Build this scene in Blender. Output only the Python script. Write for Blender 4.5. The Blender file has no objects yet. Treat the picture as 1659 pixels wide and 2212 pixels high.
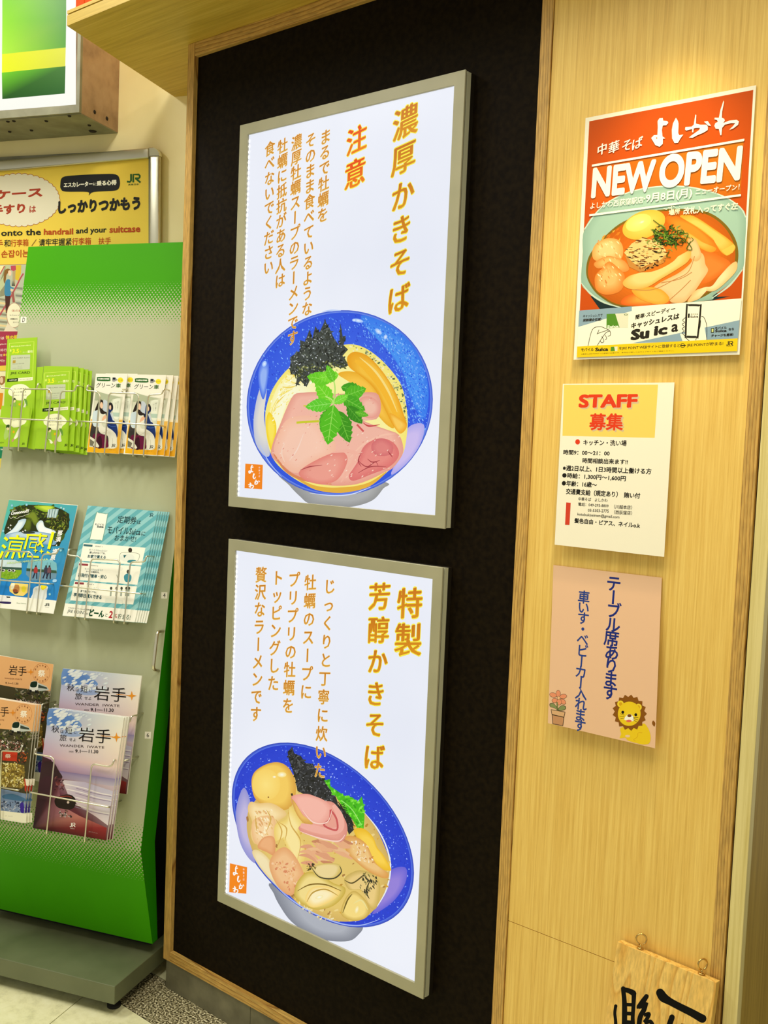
import bpy, math, random
from mathutils import Vector, Matrix

# ------------------------------------------------------------------ camera
F_PX, CX, CY = 2180.578, 829.5, 1106.0          # focal length and centre for a 1659 x 2212 picture
CAM = Vector((0.0, -1.609, 1.4149))
ROT = Matrix(((0.769200851868931, -0.07405031206213471, 0.6347019779137382),
              (0.6376821690933359, 0.025024278636535877, -0.769893003409655),
              (0.04112785801046527, 0.9969404880744996, 0.06646926006244937)))
scene = bpy.context.scene
cd = bpy.data.cameras.new('camera')
cd.sensor_fit = 'VERTICAL'; cd.sensor_height = 36.0; cd.sensor_width = 27.0
cd.lens = F_PX / 2212.0 * 36.0
cd.clip_start = 0.02
cam = bpy.data.objects.new('camera', cd)
cam.matrix_world = Matrix.Translation(CAM) @ ROT.to_4x4()
scene.collection.objects.link(cam)
scene.camera = cam

# ------------------------------------------------------------------ light and exposure
vs = scene.view_settings
vs.view_transform = 'Standard'; vs.look = 'None'; vs.gamma = 1.0; vs.use_curve_mapping = False
vs.exposure = 0.0
world = bpy.data.worlds.new('world'); scene.world = world; world.use_nodes = True
wb = world.node_tree.nodes['Background']
wb.inputs[0].default_value = (1.0, 0.96, 0.80, 1); wb.inputs[1].default_value = 0.50

def area(name, loc, target, sx, sy, power, col):
    l = bpy.data.lights.new(name, 'AREA'); l.shape = 'RECTANGLE'; l.size = sx; l.size_y = sy
    l.energy = power; l.color = col
    o = bpy.data.objects.new(name, l); scene.collection.objects.link(o)
    o.location = loc
    o.rotation_euler = (Vector(target) - Vector(loc)).to_track_quat('-Z', 'Y').to_euler()
    return o
area('concourse_lamp', (-2.9, -1.05, 3.15), (-2.9, -1.05, 0), 0.12, 2.0, 45, (1, 0.985, 0.90))
area('concourse_lamp', (-1.5, -0.95, 3.15), (-1.5, -0.95, 0), 0.12, 1.2, 20, (1, 0.97, 0.86))
area('concourse_lamp', (-0.3, -0.86, 3.15), (-0.3, -0.86, 0), 0.12, 0.9, 22, (1, 0.93, 0.76))
def spot(loc, target, power, size, blend, col, rad=0.03):
    l = bpy.data.lights.new('downlight', 'SPOT'); l.energy = power; l.spot_size = math.radians(size)
    l.spot_blend = blend; l.color = col; l.shadow_soft_size = rad
    o = bpy.data.objects.new('downlight', l); scene.collection.objects.link(o)
    o.location = loc
    o.rotation_euler = (Vector(target) - Vector(loc)).to_track_quat('-Z', 'Y').to_euler()
spot((-0.72, -0.21, 2.34), (-0.78, -0.03, 0.9), 24, 62, 0.8, (1.0, 0.82, 0.48))

# ------------------------------------------------------------------ helpers
COL = scene.collection
def lin(c):
    r = []
    for v in c[:3]:
        v = max(0.0, v) / 255.0
        r.append(v / 12.92 if v <= 0.04045 else ((v + 0.055) / 1.055) ** 2.4)
    return tuple(r)
def mix(a, b, t): return tuple(a[i] + (b[i] - a[i]) * t for i in range(3))

def mat(name, rgb, rough=0.5, metal=0.0, coat=0.0, spec=0.5):
    m = bpy.data.materials.new(name); m.use_nodes = True
    b = m.node_tree.nodes['Principled BSDF']
    b.inputs['Base Color'].default_value = (*lin(rgb), 1); b.inputs['Roughness'].default_value = rough
    b.inputs['Metallic'].default_value = metal; b.inputs['Coat Weight'].default_value = coat
    b.inputs['Coat Roughness'].default_value = 0.05
    b.inputs['Specular IOR Level'].default_value = spec
    return m
def nodes(m): return m.node_tree.nodes, m.node_tree.links, m.node_tree.nodes['Principled BSDF']
def ramp(n, stops):
    r = n.new('ShaderNodeValToRGB'); e = r.color_ramp.elements
    while len(e) > 1: e.remove(e[-1])
    e[0].position = stops[0][0]; e[0].color = (*lin(stops[0][1]), 1)
    for p, c in stops[1:]:
        k = e.new(p); k.color = (*lin(c), 1)
    return r
def noise_mat(name, stops, scale, mscale=(1, 1, 1), rough=0.5, detail=4, distort=0.0, rot=(0, 0, 0), bump=0.0, metal=0.0, nrough=0.55, coat=0.0, spec=0.5):
    m = mat(name, (128, 128, 128), rough, metal, coat, spec); n, l, b = nodes(m)
    tc = n.new('ShaderNodeTexCoord'); mp = n.new('ShaderNodeMapping'); nz = n.new('ShaderNodeTexNoise')
    mp.inputs['Scale'].default_value = mscale; mp.inputs['Rotation'].default_value = rot
    nz.inputs['Scale'].default_value = scale; nz.inputs['Detail'].default_value = detail
    nz.inputs['Roughness'].default_value = nrough; nz.inputs['Distortion'].default_value = distort
    l.new(tc.outputs['Object'], mp.inputs[0]); l.new(mp.outputs[0], nz.inputs['Vector'])
    r = ramp(n, stops); l.new(nz.outputs[0], r.inputs[0]); l.new(r.outputs[0], b.inputs['Base Color'])
    if bump:
        bp = n.new('ShaderNodeBump'); bp.inputs['Strength'].default_value = bump; bp.inputs['Distance'].default_value = 0.002
        l.new(nz.outputs[0], bp.inputs['Height']); l.new(bp.outputs[0], b.inputs['Normal'])
    return m
def grain_mat(name, dark, light, line, axis, across=0, freq=150.0, wob=2.2, rough=0.5):
    """timber grain: growth lines running along one axis, wandering across another"""
    m = mat(name, light, rough); n, l, b = nodes(m)
    tc = n.new('ShaderNodeTexCoord'); mp = n.new('ShaderNodeMapping')
    s = [1.0, 1.0, 1.0]; s[axis] = 0.16
    mp.inputs['Scale'].default_value = s
    l.new(tc.outputs['Object'], mp.inputs[0])
    nz = n.new('ShaderNodeTexNoise'); nz.inputs['Scale'].default_value = 11.0; nz.inputs['Detail'].default_value = 2
    l.new(mp.outputs[0], nz.inputs['Vector'])
    sx = n.new('ShaderNodeSeparateXYZ'); l.new(tc.outputs['Object'], sx.inputs[0])
    lin_ = n.new('ShaderNodeMath'); lin_.operation = 'MULTIPLY'; lin_.inputs[1].default_value = freq; l.new(sx.outputs[across], lin_.inputs[0])
    mul = n.new('ShaderNodeMath'); mul.operation = 'MULTIPLY_ADD'; mul.inputs[1].default_value = wob * 4
    l.new(nz.outputs[0], mul.inputs[0]); l.new(lin_.outputs[0], mul.inputs[2])
    fr = n.new('ShaderNodeMath'); fr.operation = 'FRACT'; l.new(mul.outputs[0], fr.inputs[0])
    r = ramp(n, [(0.0, light), (0.5, mix(light, dark, .35)), (0.80, dark), (0.90, line), (1.0, light)])
    l.new(fr.outputs[0], r.inputs[0])
    n2 = n.new('ShaderNodeTexNoise'); n2.inputs['Scale'].default_value = 240.0; n2.inputs['Detail'].default_value = 3
    l.new(mp.outputs[0], n2.inputs['Vector'])
    r2 = ramp(n, [(0.3, (215, 215, 215)), (0.65, (255, 255, 255))]); l.new(n2.outputs[0], r2.inputs[0])
    mx = n.new('ShaderNodeMix'); mx.data_type = 'RGBA'; mx.blend_type = 'MULTIPLY'; mx.inputs[0].default_value = 1.0
    l.new(r.outputs[0], mx.inputs[6]); l.new(r2.outputs[0], mx.inputs[7]); l.new(mx.outputs[2], b.inputs['Base Color'])
    return m

M = {}
M['laminate'] = noise_mat('pale_wood_laminate', [(0.28, (206, 162, 74)), (0.45, (234, 192, 96)), (0.62, (248, 212, 118))], 3.2, (60, 60, 1.1), 0.42, 8, nrough=0.75)
M['jamb'] = noise_mat('darker_wood_veneer', [(0.3, (150, 122, 40)), (0.6, (180, 150, 62))], 3.0, (50, 50, 1.2), 0.5, 6, nrough=0.7)
M['post'] = noise_mat('pale_post_wood', [(0.3, (206, 186, 110)), (0.6, (232, 216, 150))], 3.0, (50, 50, 1.0), 0.4, 6, nrough=0.7)
M['trim_v'] = grain_mat('ash_trim_vertical', (200, 152, 72), (220, 178, 96), (150, 102, 38), 2, 0, 190.0, 1.6)
M['trim_h'] = grain_mat('ash_trim_horizontal', (196, 148, 68), (216, 174, 92), (150, 102, 38), 0, 2, 110.0, 1.2)
M['soffit'] = noise_mat('soffit_wood', [(0.28, (176, 144, 48)), (0.5, (200, 168, 62)), (0.7, (214, 184, 84))], 3.0, (1.2, 34, 60), 0.5, 7, nrough=0.7, rot=(0, 0, 0))
M['pine'] = grain_mat('pine_board', (238, 188, 92), (250, 208, 116), (226, 170, 76), 2, 0, 28.0, 2.6, 0.35)
M['groove'] = mat('dark_groove', (30, 20, 8), 0.8)
M['black'] = noise_mat('black_panel', [(0.35, (12, 6, 1)), (0.65, (26, 18, 5))], 90, (1, 1, 1), 0.7, 3, spec=0.08)
M['skirt'] = noise_mat('grey_skirting_tile', [(0.3, (92, 88, 68)), (0.7, (128, 124, 98))], 14, (1, 1, 1), 0.45, 5)
M['plaster'] = noise_mat('cream_wall', [(0.35, (246, 231, 172)), (0.65, (253, 240, 186))], 5, (1, 1, 1), 0.6, 3)
M['ceiling'] = mat('ceiling_white', (225, 222, 205), 0.8)
M['beige'] = noise_mat('beige_floor_tile', [(0.3, (206, 204, 160)), (0.5, (236, 234, 190)), (0.7, (246, 245, 208))], 22, (1, 1, 1), 0.35, 8, nrough=0.7)
M['grout'] = mat('floor_grout', (96, 88, 62), 0.8)
g = mat('granite_floor', (128, 122, 98), 0.4); n, l, b = nodes(g)
tc = n.new('ShaderNodeTexCoord'); vo = n.new('ShaderNodeTexNoise'); vo.inputs['Scale'].default_value = 210; vo.inputs['Detail'].default_value = 2
l.new(tc.outputs['Object'], vo.inputs['Vector'])
r = ramp(n, [(0.36, (40, 34, 22)), (0.45, (104, 96, 68)), (0.53, (156, 146, 112)), (0.62, (232, 224, 190))]); l.new(vo.outputs[0], r.inputs[0]); l.new(r.outputs[0], b.inputs['Base Color'])
M['granite'] = g
M['frame'] = noise_mat('grey_lightbox_border', [(0.3, (160, 157, 130)), (0.7, (174, 170, 142))], 8, (1, 1, 1), 0.35, 2)
M['acrylic'] = mat('clear_acrylic_edge', (190, 190, 165), 0.15)
M['darkedge'] = mat('dark_seam', (26, 20, 10), 0.5)
M['alu'] = mat('satin_aluminium', (205, 202, 184), 0.28, 0.85)
M['alu2'] = mat('polished_aluminium_corner', (225, 222, 205), 0.12, 1.0)
M['steel'] = mat('steel_wire', (226, 222, 200), 0.3, 0.9)
M['green'] = mat('rack_green', (36, 140, 0), 0.45, spec=0.1)
M['plinth'] = noise_mat('dark_grey_plinth', [(0.35, (96, 103, 74)), (0.65, (110, 116, 86))], 7, (1, 1, 1), 0.38, 4)
M['rubber'] = mat('black_rubber', (14, 13, 10), 0.6)
M['rust'] = noise_mat('aged_brown_metal', [(0.3, (140, 112, 84)), (0.5, (168, 138, 106)), (0.7, (178, 150, 118))], 16, (1, 1, 1), 0.6, 6)
M['greymetal'] = noise_mat('grey_sheet_metal', [(0.35, (118, 116, 92)), (0.7, (148, 146, 120))], 12, (1, 1, 1), 0.5, 5)
M['whitemetal'] = mat('white_frame_metal', (235, 232, 214), 0.4)
M['brass'] = mat('brass_eye', (215, 180, 110), 0.18, 1.0)
M['paper'] = mat('white_paper', (244, 240, 226), 0.5)
M['bluepaper'] = mat('pale_blue_paper', (190, 226, 226), 0.5)
M['limepaper'] = mat('lime_card', (160, 205, 30), 0.4)
M['film'] = mat('laminated_paper', (250, 244, 224), 0.22)
M['pinkfilm'] = mat('pink_laminated_paper', (240, 196, 160), 0.25)

pm = mat('printed_ink', (255, 255, 255), 0.5, spec=0.15); n, l, b = nodes(pm)
at = n.new('ShaderNodeVertexColor'); at.layer_name = 'Col'; l.new(at.outputs[0], b.inputs['Base Color'])
M['print'] = pm
pg = mat('glossy_printed_ink', (255, 255, 255), 0.3, spec=0.25); n, l, b = nodes(pg)
at = n.new('ShaderNodeVertexColor'); at.layer_name = 'Col'; l.new(at.outputs[0], b.inputs['Base Color'])
M['gloss'] = pg
lm = mat('backlit_print', (10, 10, 10), 0.3); n, l, b = nodes(lm)
at = n.new('ShaderNodeVertexColor'); at.layer_name = 'Col'
mx = n.new('ShaderNodeMix'); mx.data_type = 'RGBA'; mx.blend_type = 'MULTIPLY'; mx.inputs[0].default_value = 1.0
nz = n.new('ShaderNodeTexNoise'); nz.inputs['Scale'].default_value = 3.0; tc = n.new('ShaderNodeTexCoord')
l.new(tc.outputs['Object'], nz.inputs['Vector'])
r = ramp(n, [(0.3, (246, 247, 250)), (0.7, (255, 255, 255))]); l.new(nz.outputs[0], r.inputs[0])
l.new(at.outputs[0], mx.inputs[6]); l.new(r.outputs[0], mx.inputs[7])
l.new(mx.outputs[2], b.inputs['Emission Color']); b.inputs['Emission Strength'].default_value = 0.97
b.inputs['Base Color'].default_value = (0.01, 0.01, 0.01, 1)
b.inputs['Specular IOR Level'].default_value = 0.15
M['lit'] = lm
led = mat('led_row', (255, 255, 255)); n, l, b = nodes(led)
b.inputs['Emission Color'].default_value = (1, 1, 1, 1); b.inputs['Emission Strength'].default_value = 1.6
M['led'] = led

def meta(o, label=None, cat=None, group=None, kind=None):
    if label: o['label'] = label
    if cat: o['category'] = cat
    if group: o['group'] = group
    if kind: o['kind'] = kind
    return o
def mk(name, verts, faces, m, parent=None, origin=None, smooth=False, mi=None, mats=None):
    me = bpy.data.meshes.new(name)
    if parent is not None: origin = parent.matrix_world.translation.copy() if False else Vector(parent['_o'])
    if origin is None: origin = Vector((0, 0, 0))
    origin = Vector(origin)
    me.from_pydata([tuple(Vector(v) - origin) for v in verts], [], faces)
    for k in (mats or [m]): me.materials.append(k)
    if mi:
        for p, i in zip(me.polygons, mi): p.material_index = i
    if smooth:
        for p in me.polygons: p.use_smooth = True
    me.update()
    o = bpy.data.objects.new(name, me); COL.objects.link(o)
    o['_o'] = tuple(origin)
    if parent is not None: o.parent = parent
    else: o.location = origin
    return o
def empty(name, loc):
    o = bpy.data.objects.new(name, None); COL.objects.link(o); o.location = loc; o['_o'] = tuple(loc)
    o.empty_display_size = 0.05
    return o

# a flat surface in the place: point, outward normal (towards the viewer), right and up axes
class Surf:
    def __init__(s, p, nrm, u):
        s.p = Vector(p); s.n = Vector(nrm).normalized(); s.u = Vector(u).normalized(); s.v = s.n.cross(s.u)
    def P(s, x, y, off=0.0):
        d = ROT @ Vector(((x - CX) / F_PX, -(y - CY) / F_PX, -1.0))
        t = (s.p + s.n * off - CAM).dot(s.n) / d.dot(s.n)
        return CAM + d * t
    def at(s, a, b, off=0.0): return s.p + s.u * a + s.v * b + s.n * off
    def ab(s, x, y):
        q = s.P(x, y) - s.p; return q.dot(s.u), q.dot(s.v)
def wall(y): return Surf((0, y, 0), (0, -1, 0), (1, 0, 0))
def tiltwall(ytop, pxtop, t):
    p = wall(ytop).P(*pxtop); return Surf(p, (0, -1, t), (1, 0, 0))
TH = math.radians(20.5)
E1 = Vector((math.cos(TH), math.sin(TH), 0)); N1 = Vector((-math.sin(TH), math.cos(TH), 0))
def sn(s, n, z): return E1 * s + N1 * n + Vector((0, 0, z))
def station(n, b=0.0, z0=0.0):   # plane n = n0 + b (z - z0), facing the concourse
    return Surf(sn(0, n, z0), -N1 + Vector((0, 0, b)), E1)

def solid(name, surf, pts, d0, d1, m, parent=None, origin=None, pix=True, edge=None):
    """slab: outline (pixels or a,b) on a surface, between depths d0 (back) and d1 (front)"""
    if pix:
        A = [surf.P(*q, d1) for q in pts]
    else:
        A = [surf.at(*q, d1) for q in pts]
    B = [a + surf.n * (d0 - d1) for a in A]
    k = len(A); f = [list(range(k))[::-1] if False else list(range(k)), list(range(k, 2 * k))[::-1]]
    nn = (A[1] - A[0]).cross(A[2] - A[1])
    for i in range(k): f.append([i, k + i, k + (i + 1) % k, (i + 1) % k])
    if nn.dot(surf.n) < 0: f = [q[::-1] for q in f]
    mi = [0, 0] + [1] * k if edge else None
    return mk(name, A + B, f, m, parent, origin, mi=mi, mats=[m, edge] if edge else None)
def rect(surf, a0, a1, b0, b1): return [(a0, b0), (a1, b0), (a1, b1), (a0, b1)]
def box(name, x0, x1, y0, y1, z0, z1, m, parent=None, origin=None, bev=0.0):
    v = [(x, y, z) for z in (z0, z1) for y in (y0, y1) for x in (x0, x1)]
    f = [(0, 2, 3, 1), (4, 5, 7, 6), (0, 1, 5, 4), (2, 6, 7, 3), (0, 4, 6, 2), (1, 3, 7, 5)]
    o = mk(name, v, f, m, parent, origin)
    if bev:
        md = o.modifiers.new('edge', 'BEVEL'); md.width = bev; md.segments = 2
    return o
def tube(name, pts, r, m, parent=None, origin=None, seg=6, round_=0.0):
    P = [Vector(p) for p in pts]
    if round_:
        Q = [P[0]]
        for i in range(1, len(P) - 1):
            a = (P[i - 1] - P[i]); b_ = (P[i + 1] - P[i]); ra = min(round_, a.length * .45); rb = min(round_, b_.length * .45)
            p0 = P[i] + a.normalized() * ra; p2 = P[i] + b_.normalized() * rb
            for k in range(5):
                t = k / 4; Q.append(p0 * (1 - t) ** 2 + P[i] * 2 * t * (1 - t) + p2 * t * t)
        Q.append(P[-1]); P = Q
    V = []; Fc = []; prev = None
    for i, p in enumerate(P):
        d = (P[min(i + 1, len(P) - 1)] - P[max(i - 1, 0)]).normalized()
        a = d.orthogonal().normalized() if prev is None else (prev - d * prev.dot(d)).normalized()
        prev = a; c = d.cross(a)
        for k in range(seg):
            w = 2 * math.pi * k / seg; V.append(p + (a * math.cos(w) + c * math.sin(w)) * r)
    for i in range(len(P) - 1):
        for k in range(seg):
            Fc.append((i * seg + k, i * seg + (k + 1) % seg, (i + 1) * seg + (k + 1) % seg, (i + 1) * seg + k))
    Fc.append(tuple(range(seg))[::-1]); Fc.append(tuple((len(P) - 1) * seg + k for k in range(seg)))
    return mk(name, V, Fc, m, parent, origin, smooth=True)

# ------------------------------------------------------------------ text
_tc = bpy.data.curves.new('type', 'FONT'); _tc.resolution_u = 2
_to = bpy.data.objects.new('type', _tc); COL.objects.link(_to)
_cache = {}
def glyphs(s, bold):
    k = (s, bold)
    if k not in _cache:
        _tc.resolution_u = 7 if s in ('OPEN', 'NEW', 'STAFF', 'D', '2') else 2
        _tc.body = s; _tc.offset = bold
        dg = bpy.context.evaluated_depsgraph_get(); dg.update()
        me = bpy.data.meshes.new_from_object(_to.evaluated_get(dg))
        V = [(v.co.x, v.co.y) for v in me.vertices]; Fc = [tuple(p.vertices) for p in me.polygons]
        bpy.data.meshes.remove(me)
        _cache[k] = (V, Fc)
    return _cache[k]

STEP = 0.0000045
class Art:
    """flat print: coloured shapes laid on one surface, gathered into a few part meshes"""
    def __init__(s, surf, base=0.0, m='print'):
        s.S = surf; s.off = base + STEP; s.m = m; s.G = {}; s.cur = 'print'; s.view(0, 0, 1)
    def view(s, ox, oy, k): s.ox, s.oy, s.k = ox, oy, k; return s
    def g(s, name): s.cur = name; return s
    def w(s, x, y): return s.S.P(s.ox + x / s.k, s.oy + y / s.k, s.off)
    def up(s, k=1): s.off += STEP * k
    def add(s, V, Fc, C):
        g = s.G.setdefault(s.cur, ([], [], [])); b = len(g[0])
        g[0].extend(V); g[1].extend([tuple(i + b for i in f) for f in Fc]); g[2].extend(C)
    def poly(s, pts, col, cols=None, k=1):
        V = [s.w(*p) for p in pts]; s.add(V, [tuple(range(len(V)))], cols or [col] * len(V)); s.up(k)
    def spl(s, pts, col, n=5, cols=None, hl=None):
        """closed smooth shape; hl = (colour, dx, dy, scale) adds an inner lighter copy"""
        k = len(pts); out = []
        for i in range(k):
            p0, p1, p2, p3 = pts[i - 1], pts[i], pts[(i + 1) % k], pts[(i + 2) % k]
            for j in range(n):
                t = j / n
                out.append(tuple(0.5 * (2 * p1[q] + (p2[q] - p0[q]) * t + (2 * p0[q] - 5 * p1[q] + 4 * p2[q] - p3[q]) * t * t + (3 * p1[q] - p0[q] - 3 * p2[q] + p3[q]) * t ** 3) for q in (0, 1)))
        s.poly(out, col)
        if hl:
            c2, dx, dy, sc = hl; cx = sum(p[0] for p in out) / len(out); cy = sum(p[1] for p in out) / len(out)
            for t in [q / 9 for q in range(1, 10)]:
                ss = 1 - (1 - sc) * t
                s.poly([(cx + dx * t + (p[0] - cx) * ss, cy + dy * t + (p[1] - cy) * ss) for p in out], mix(col, c2, t), k=.35)
        return out
    def ell(s, cx, cy, ax, ay, c0, c1=None, rho=0.0, rot=0.0, n=28, r0=0.0, a0=0.0, a1=360.0):
        """ellipse or ring with a centre-to-rim gradient (c0 centre, c1 rim)"""
        c1 = c1 or c0; q = math.sqrt(1 - rho * rho); rr = math.radians(rot); V = []; Fc = []; C = []
        full = abs(a1 - a0) >= 359.9; K = n if full else n + 1
        rings = [r0 + (1 - r0) * i / 4 for i in range(5)] if (r0 > 0 or c0 != c1) else [0.0, 1.0]
        for ri in rings:
            for i in range(K):
                t = math.radians(a0 + (a1 - a0) * i / n); x = ax * math.cos(t) * ri; y = ay * (rho * math.cos(t) + q * math.sin(t)) * ri
                V.append(s.w(cx + x * math.cos(rr) - y * math.sin(rr), cy + x * math.sin(rr) + y * math.cos(rr)))
                C.append(mix(c0, c1, (ri - rings[0]) / (1 - rings[0])))
        for j in range(len(rings) - 1):
            for i in range(n):
                a, b = j * K + i, j * K + (i + 1) % K
                Fc.append((a, b, b + K, a + K))
        s.add(V, Fc, C); s.up()
    def line(s, pts, w, col, smooth=False, taper=None):
        if smooth: 
            o = []
            for i in range(len(pts) - 1):
                p0, p1, p2, p3 = pts[max(i - 1, 0)], pts[i], pts[i + 1], pts[min(i + 2, len(pts) - 1)]
                for j in range(6):
                    t = j / 6
                    o.append(tuple(0.5 * (2 * p1[q] + (p2[q] - p0[q]) * t + (2 * p0[q] - 5 * p1[q] + 4 * p2[q] - p3[q]) * t * t + (3 * p1[q] - p0[q] - 3 * p2[q] + p3[q]) * t ** 3) for q in (0, 1)))
            o.append(pts[-1]); pts = o
        k = len(pts); V = []; Fc = []
        for i, p in enumerate(pts):
            a = pts[max(i - 1, 0)]; b = pts[min(i + 1, k - 1)]; dx, dy = b[0] - a[0], b[1] - a[1]; L = math.hypot(dx, dy) or 1
            ww = w / 2
            if taper:
                t = i / (k - 1) * (len(taper) - 1); j = min(int(t), len(taper) - 2); ww *= taper[j] + (taper[j + 1] - taper[j]) * (t - j)
            V.append(s.w(p[0] - dy / L * ww, p[1] + dx / L * ww)); V.append(s.w(p[0] + dy / L * ww, p[1] - dx / L * ww))
        for i in range(k - 1): Fc.append((2 * i, 2 * i + 1, 2 * i + 3, 2 * i + 2))
        s.add(V, Fc, [col] * len(V)); s.up()
    def scatter(s, region, n, size, cols, seed=1, asp=0.5, ang=None, shape=5, jag=0.35):
        rnd = random.Random(seed); xs = [p[0] for p in region]; ys = [p[1] for p in region]; done = 0; tries = 0
        while done < n and tries < n * 12:
            tries += 1; x = rnd.uniform(min(xs), max(xs)); y = rnd.uniform(min(ys), max(ys)); ins = False; j = len(region) - 1
            for i in range(len(region)):
                if (region[i][1] > y) != (region[j][1] > y) and x < (region[j][0] - region[i][0]) * (y - region[i][1]) / (region[j][1] - region[i][1]) + region[i][0]: ins = not ins
                j = i
            if not ins: continue
            r = rnd.uniform(size[0], size[1]); a = rnd.uniform(0, math.pi) if ang is None else math.radians(ang + rnd.uniform(-18, 18)); c = rnd.choice(cols)
            V = []
            for q in range(shape):
                t = 2 * math.pi * q / shape; rr = 1 + rnd.uniform(-jag, jag); px = math.cos(t) * r * rr; py = math.sin(t) * r * asp * rr
                V.append(s.w(x + px * math.cos(a) - py * math.sin(a), y + px * math.sin(a) + py * math.cos(a)))
            s.add(V, [tuple(range(shape))], [c] * shape); done += 1
            if done % 24 == 0: s.up()
        s.up()
    def _put(s, V, Fc, f, col):
        if len(V): s.add([f(x, y) for x, y in V], Fc, col if isinstance(col, list) else [col] * len(V))
    def _copies(s, bold, halo, nib):
        """offsets that thicken a glyph: a ring for the halo, then a ring or a slanted nib for the letter"""
        out = []
        if halo:
            w = halo[1] + bold * .6
            out += [(w * math.cos(a * math.pi / 4), w * math.sin(a * math.pi / 4), 0) for a in range(8)]
        if nib: out += [(-nib, -nib * .35, 1), (-nib * .33, -nib * .12, 1), (nib * .33, nib * .12, 1), (nib, nib * .35, 1)]
        elif bold > .04: out += [(bold * math.cos(a * math.pi / 8), bold * math.sin(a * math.pi / 8), 1) for a in range(16)] + [(bold * a, bold * b, 1) for a in (-.7, .7) for b in (-.7, .7)] + [(0, 0, 1)]
        elif bold > .02: out += [(bold * math.cos(a * math.pi / 4), bold * math.sin(a * math.pi / 4), 1) for a in range(8)] + [(0, 0, 1)]
        elif bold: out += [(-bold, 0, 1), (bold, 0, 1), (0, bold, 1), (0, -bold, 1)]
        else: out += [(0, 0, 1)]
        return out
    def ht(s, t, x0, y0, x1, y1, h, col, bold=0.0, slant=0.0, halo=None, nib=0):
        """one line of text fitted from the left-middle to the right-middle point, h tall"""
        V, Fc = glyphs(t, 0.0)
        if not V: return
        e = bold or nib
        ax, bx = min(v[0] for v in V) - e, max(v[0] for v in V) + e; ay, by = min(v[1] for v in V) - bold, max(v[1] for v in V) + bold
        L = s.w(x0, y0); R_ = s.w(x1, y1); T = s.w((x0 + x1) / 2, (y0 + y1) / 2 - h / 2) - s.w((x0 + x1) / 2, (y0 + y1) / 2 + h / 2)
        H = abs(T.dot(s.S.v)); d = (R_ - L); up = s.S.n.cross(d.normalized()) * H
        for i, (ox, oy, k) in enumerate(s._copies(bold, halo, nib)):
            e_ = s.S.n * (i * 1.2e-6)
            f = lambda x, y: L + e_ + d * ((x + ox - ax) / (bx - ax)) + up * ((y + oy - (ay + by) / 2) / (by - ay)) + d.normalized() * (slant * H * (y + oy - (ay + by) / 2) / (by - ay))
            s._put(V, Fc, f, col if k else halo[0])
        s.up(3 if halo else 1.5)
    def ch(s, c, x, y, size, col, bold=0.0, skew=0.12, halo=None, rot=None, sx=1.0, nib=0):
        """one upright character centred on a point (em box), with a brush-like rising slant"""
        if rot is None: rot = c in 'ー—~〜'
        V, Fc = glyphs(c, 0.0)
        if not V: return
        o = s.w(x, y); H = abs((s.w(x, y - size / 2) - s.w(x, y + size / 2)).dot(s.S.v))
        ys = [v[1] for v in V]; lo, hi = min(ys), max(ys)
        for i, (ox, oy, k) in enumerate(s._copies(bold, halo, nib)):
            e_ = s.S.n * (i * 1.2e-6)
            def f(a, b):
                a -= 0.5; b -= 0.38
                if rot: a, b = -b * 1.0, -a
                a = (a + ox) * sx; b += oy
                return o + e_ + s.S.u * (a * H) + s.S.v * ((b + skew * a) * H)
            cc = col if k else halo[0]
            if len(cc) == 2: cc = [mix(cc[0], cc[1], (v[1] - lo) / (hi - lo + 1e-6)) for v in V]
            s._put(V, Fc, f, cc)
        s.up(3 if halo else 1.5)
    def vt(s, t, x0, y0, x1, y1, size, col, **k):
        n = len(t)
        for i, c in enumerate(t):
            u = i / (n - 1); s.ch(c, x0 + (x1 - x0) * u, y0 + (y1 - y0) * u, size, col, **k)
    def build(s, parent, stuff=()):
        out = []
        for name, (V, Fc, C) in s.G.items():
            o = mk(name, V, Fc, M[s.m], parent)
            ca = o.data.color_attributes.new('Col', 'FLOAT_COLOR', 'POINT')
            flat = []
            for c in C: flat.extend((*lin(c), 1.0))
            ca.data.foreach_set('color', flat)
            # every print face looks out from its sheet
            if 'lettering' in name and name != 'title_lettering': o['kind'] = 'stuff'
            out.append(o)
        return out
def copy_tree(o, shift, label=None):
    c = o.copy(); COL.objects.link(c); c.location = o.location + shift
    if label: c['label'] = label
    for ch in list(o.children):
        k = ch.copy(); COL.objects.link(k); k.parent = c
    return c
# ------------------------------------------------------------------ the setting
def struct(o): o['kind'] = 'structure'; return o
Z1 = 2.36                                     # underside of the soffit
XL = -1.9975                                  # left side of the shop front
w0 = wall(0.0)
XJ0, XJ1 = w0.P(1614.6, 1400)[0], w0.P(1648.4, 1400)[0]
XF = [-1.9975, -1.9727, -1.0035, -0.9766, -0.5903, XJ0, XJ1]
ZB = 0.0765                                   # underside of the framed panels

# floor: slab, granite border along the shop, beige tiles on the concourse grid
struct(box('floor', -6.5, 3.0, -5.0, 2.0, -0.12, -0.006, M['grout']))
fl = bpy.data.objects['floor']
gx = -3.2
while gx < 1.2:
    box('granite_tile', gx + .0008, gx + 0.6 - .0008, -0.1215, 0.02, -0.0058, 0.0, M['granite'], fl); gx += 0.6
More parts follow.
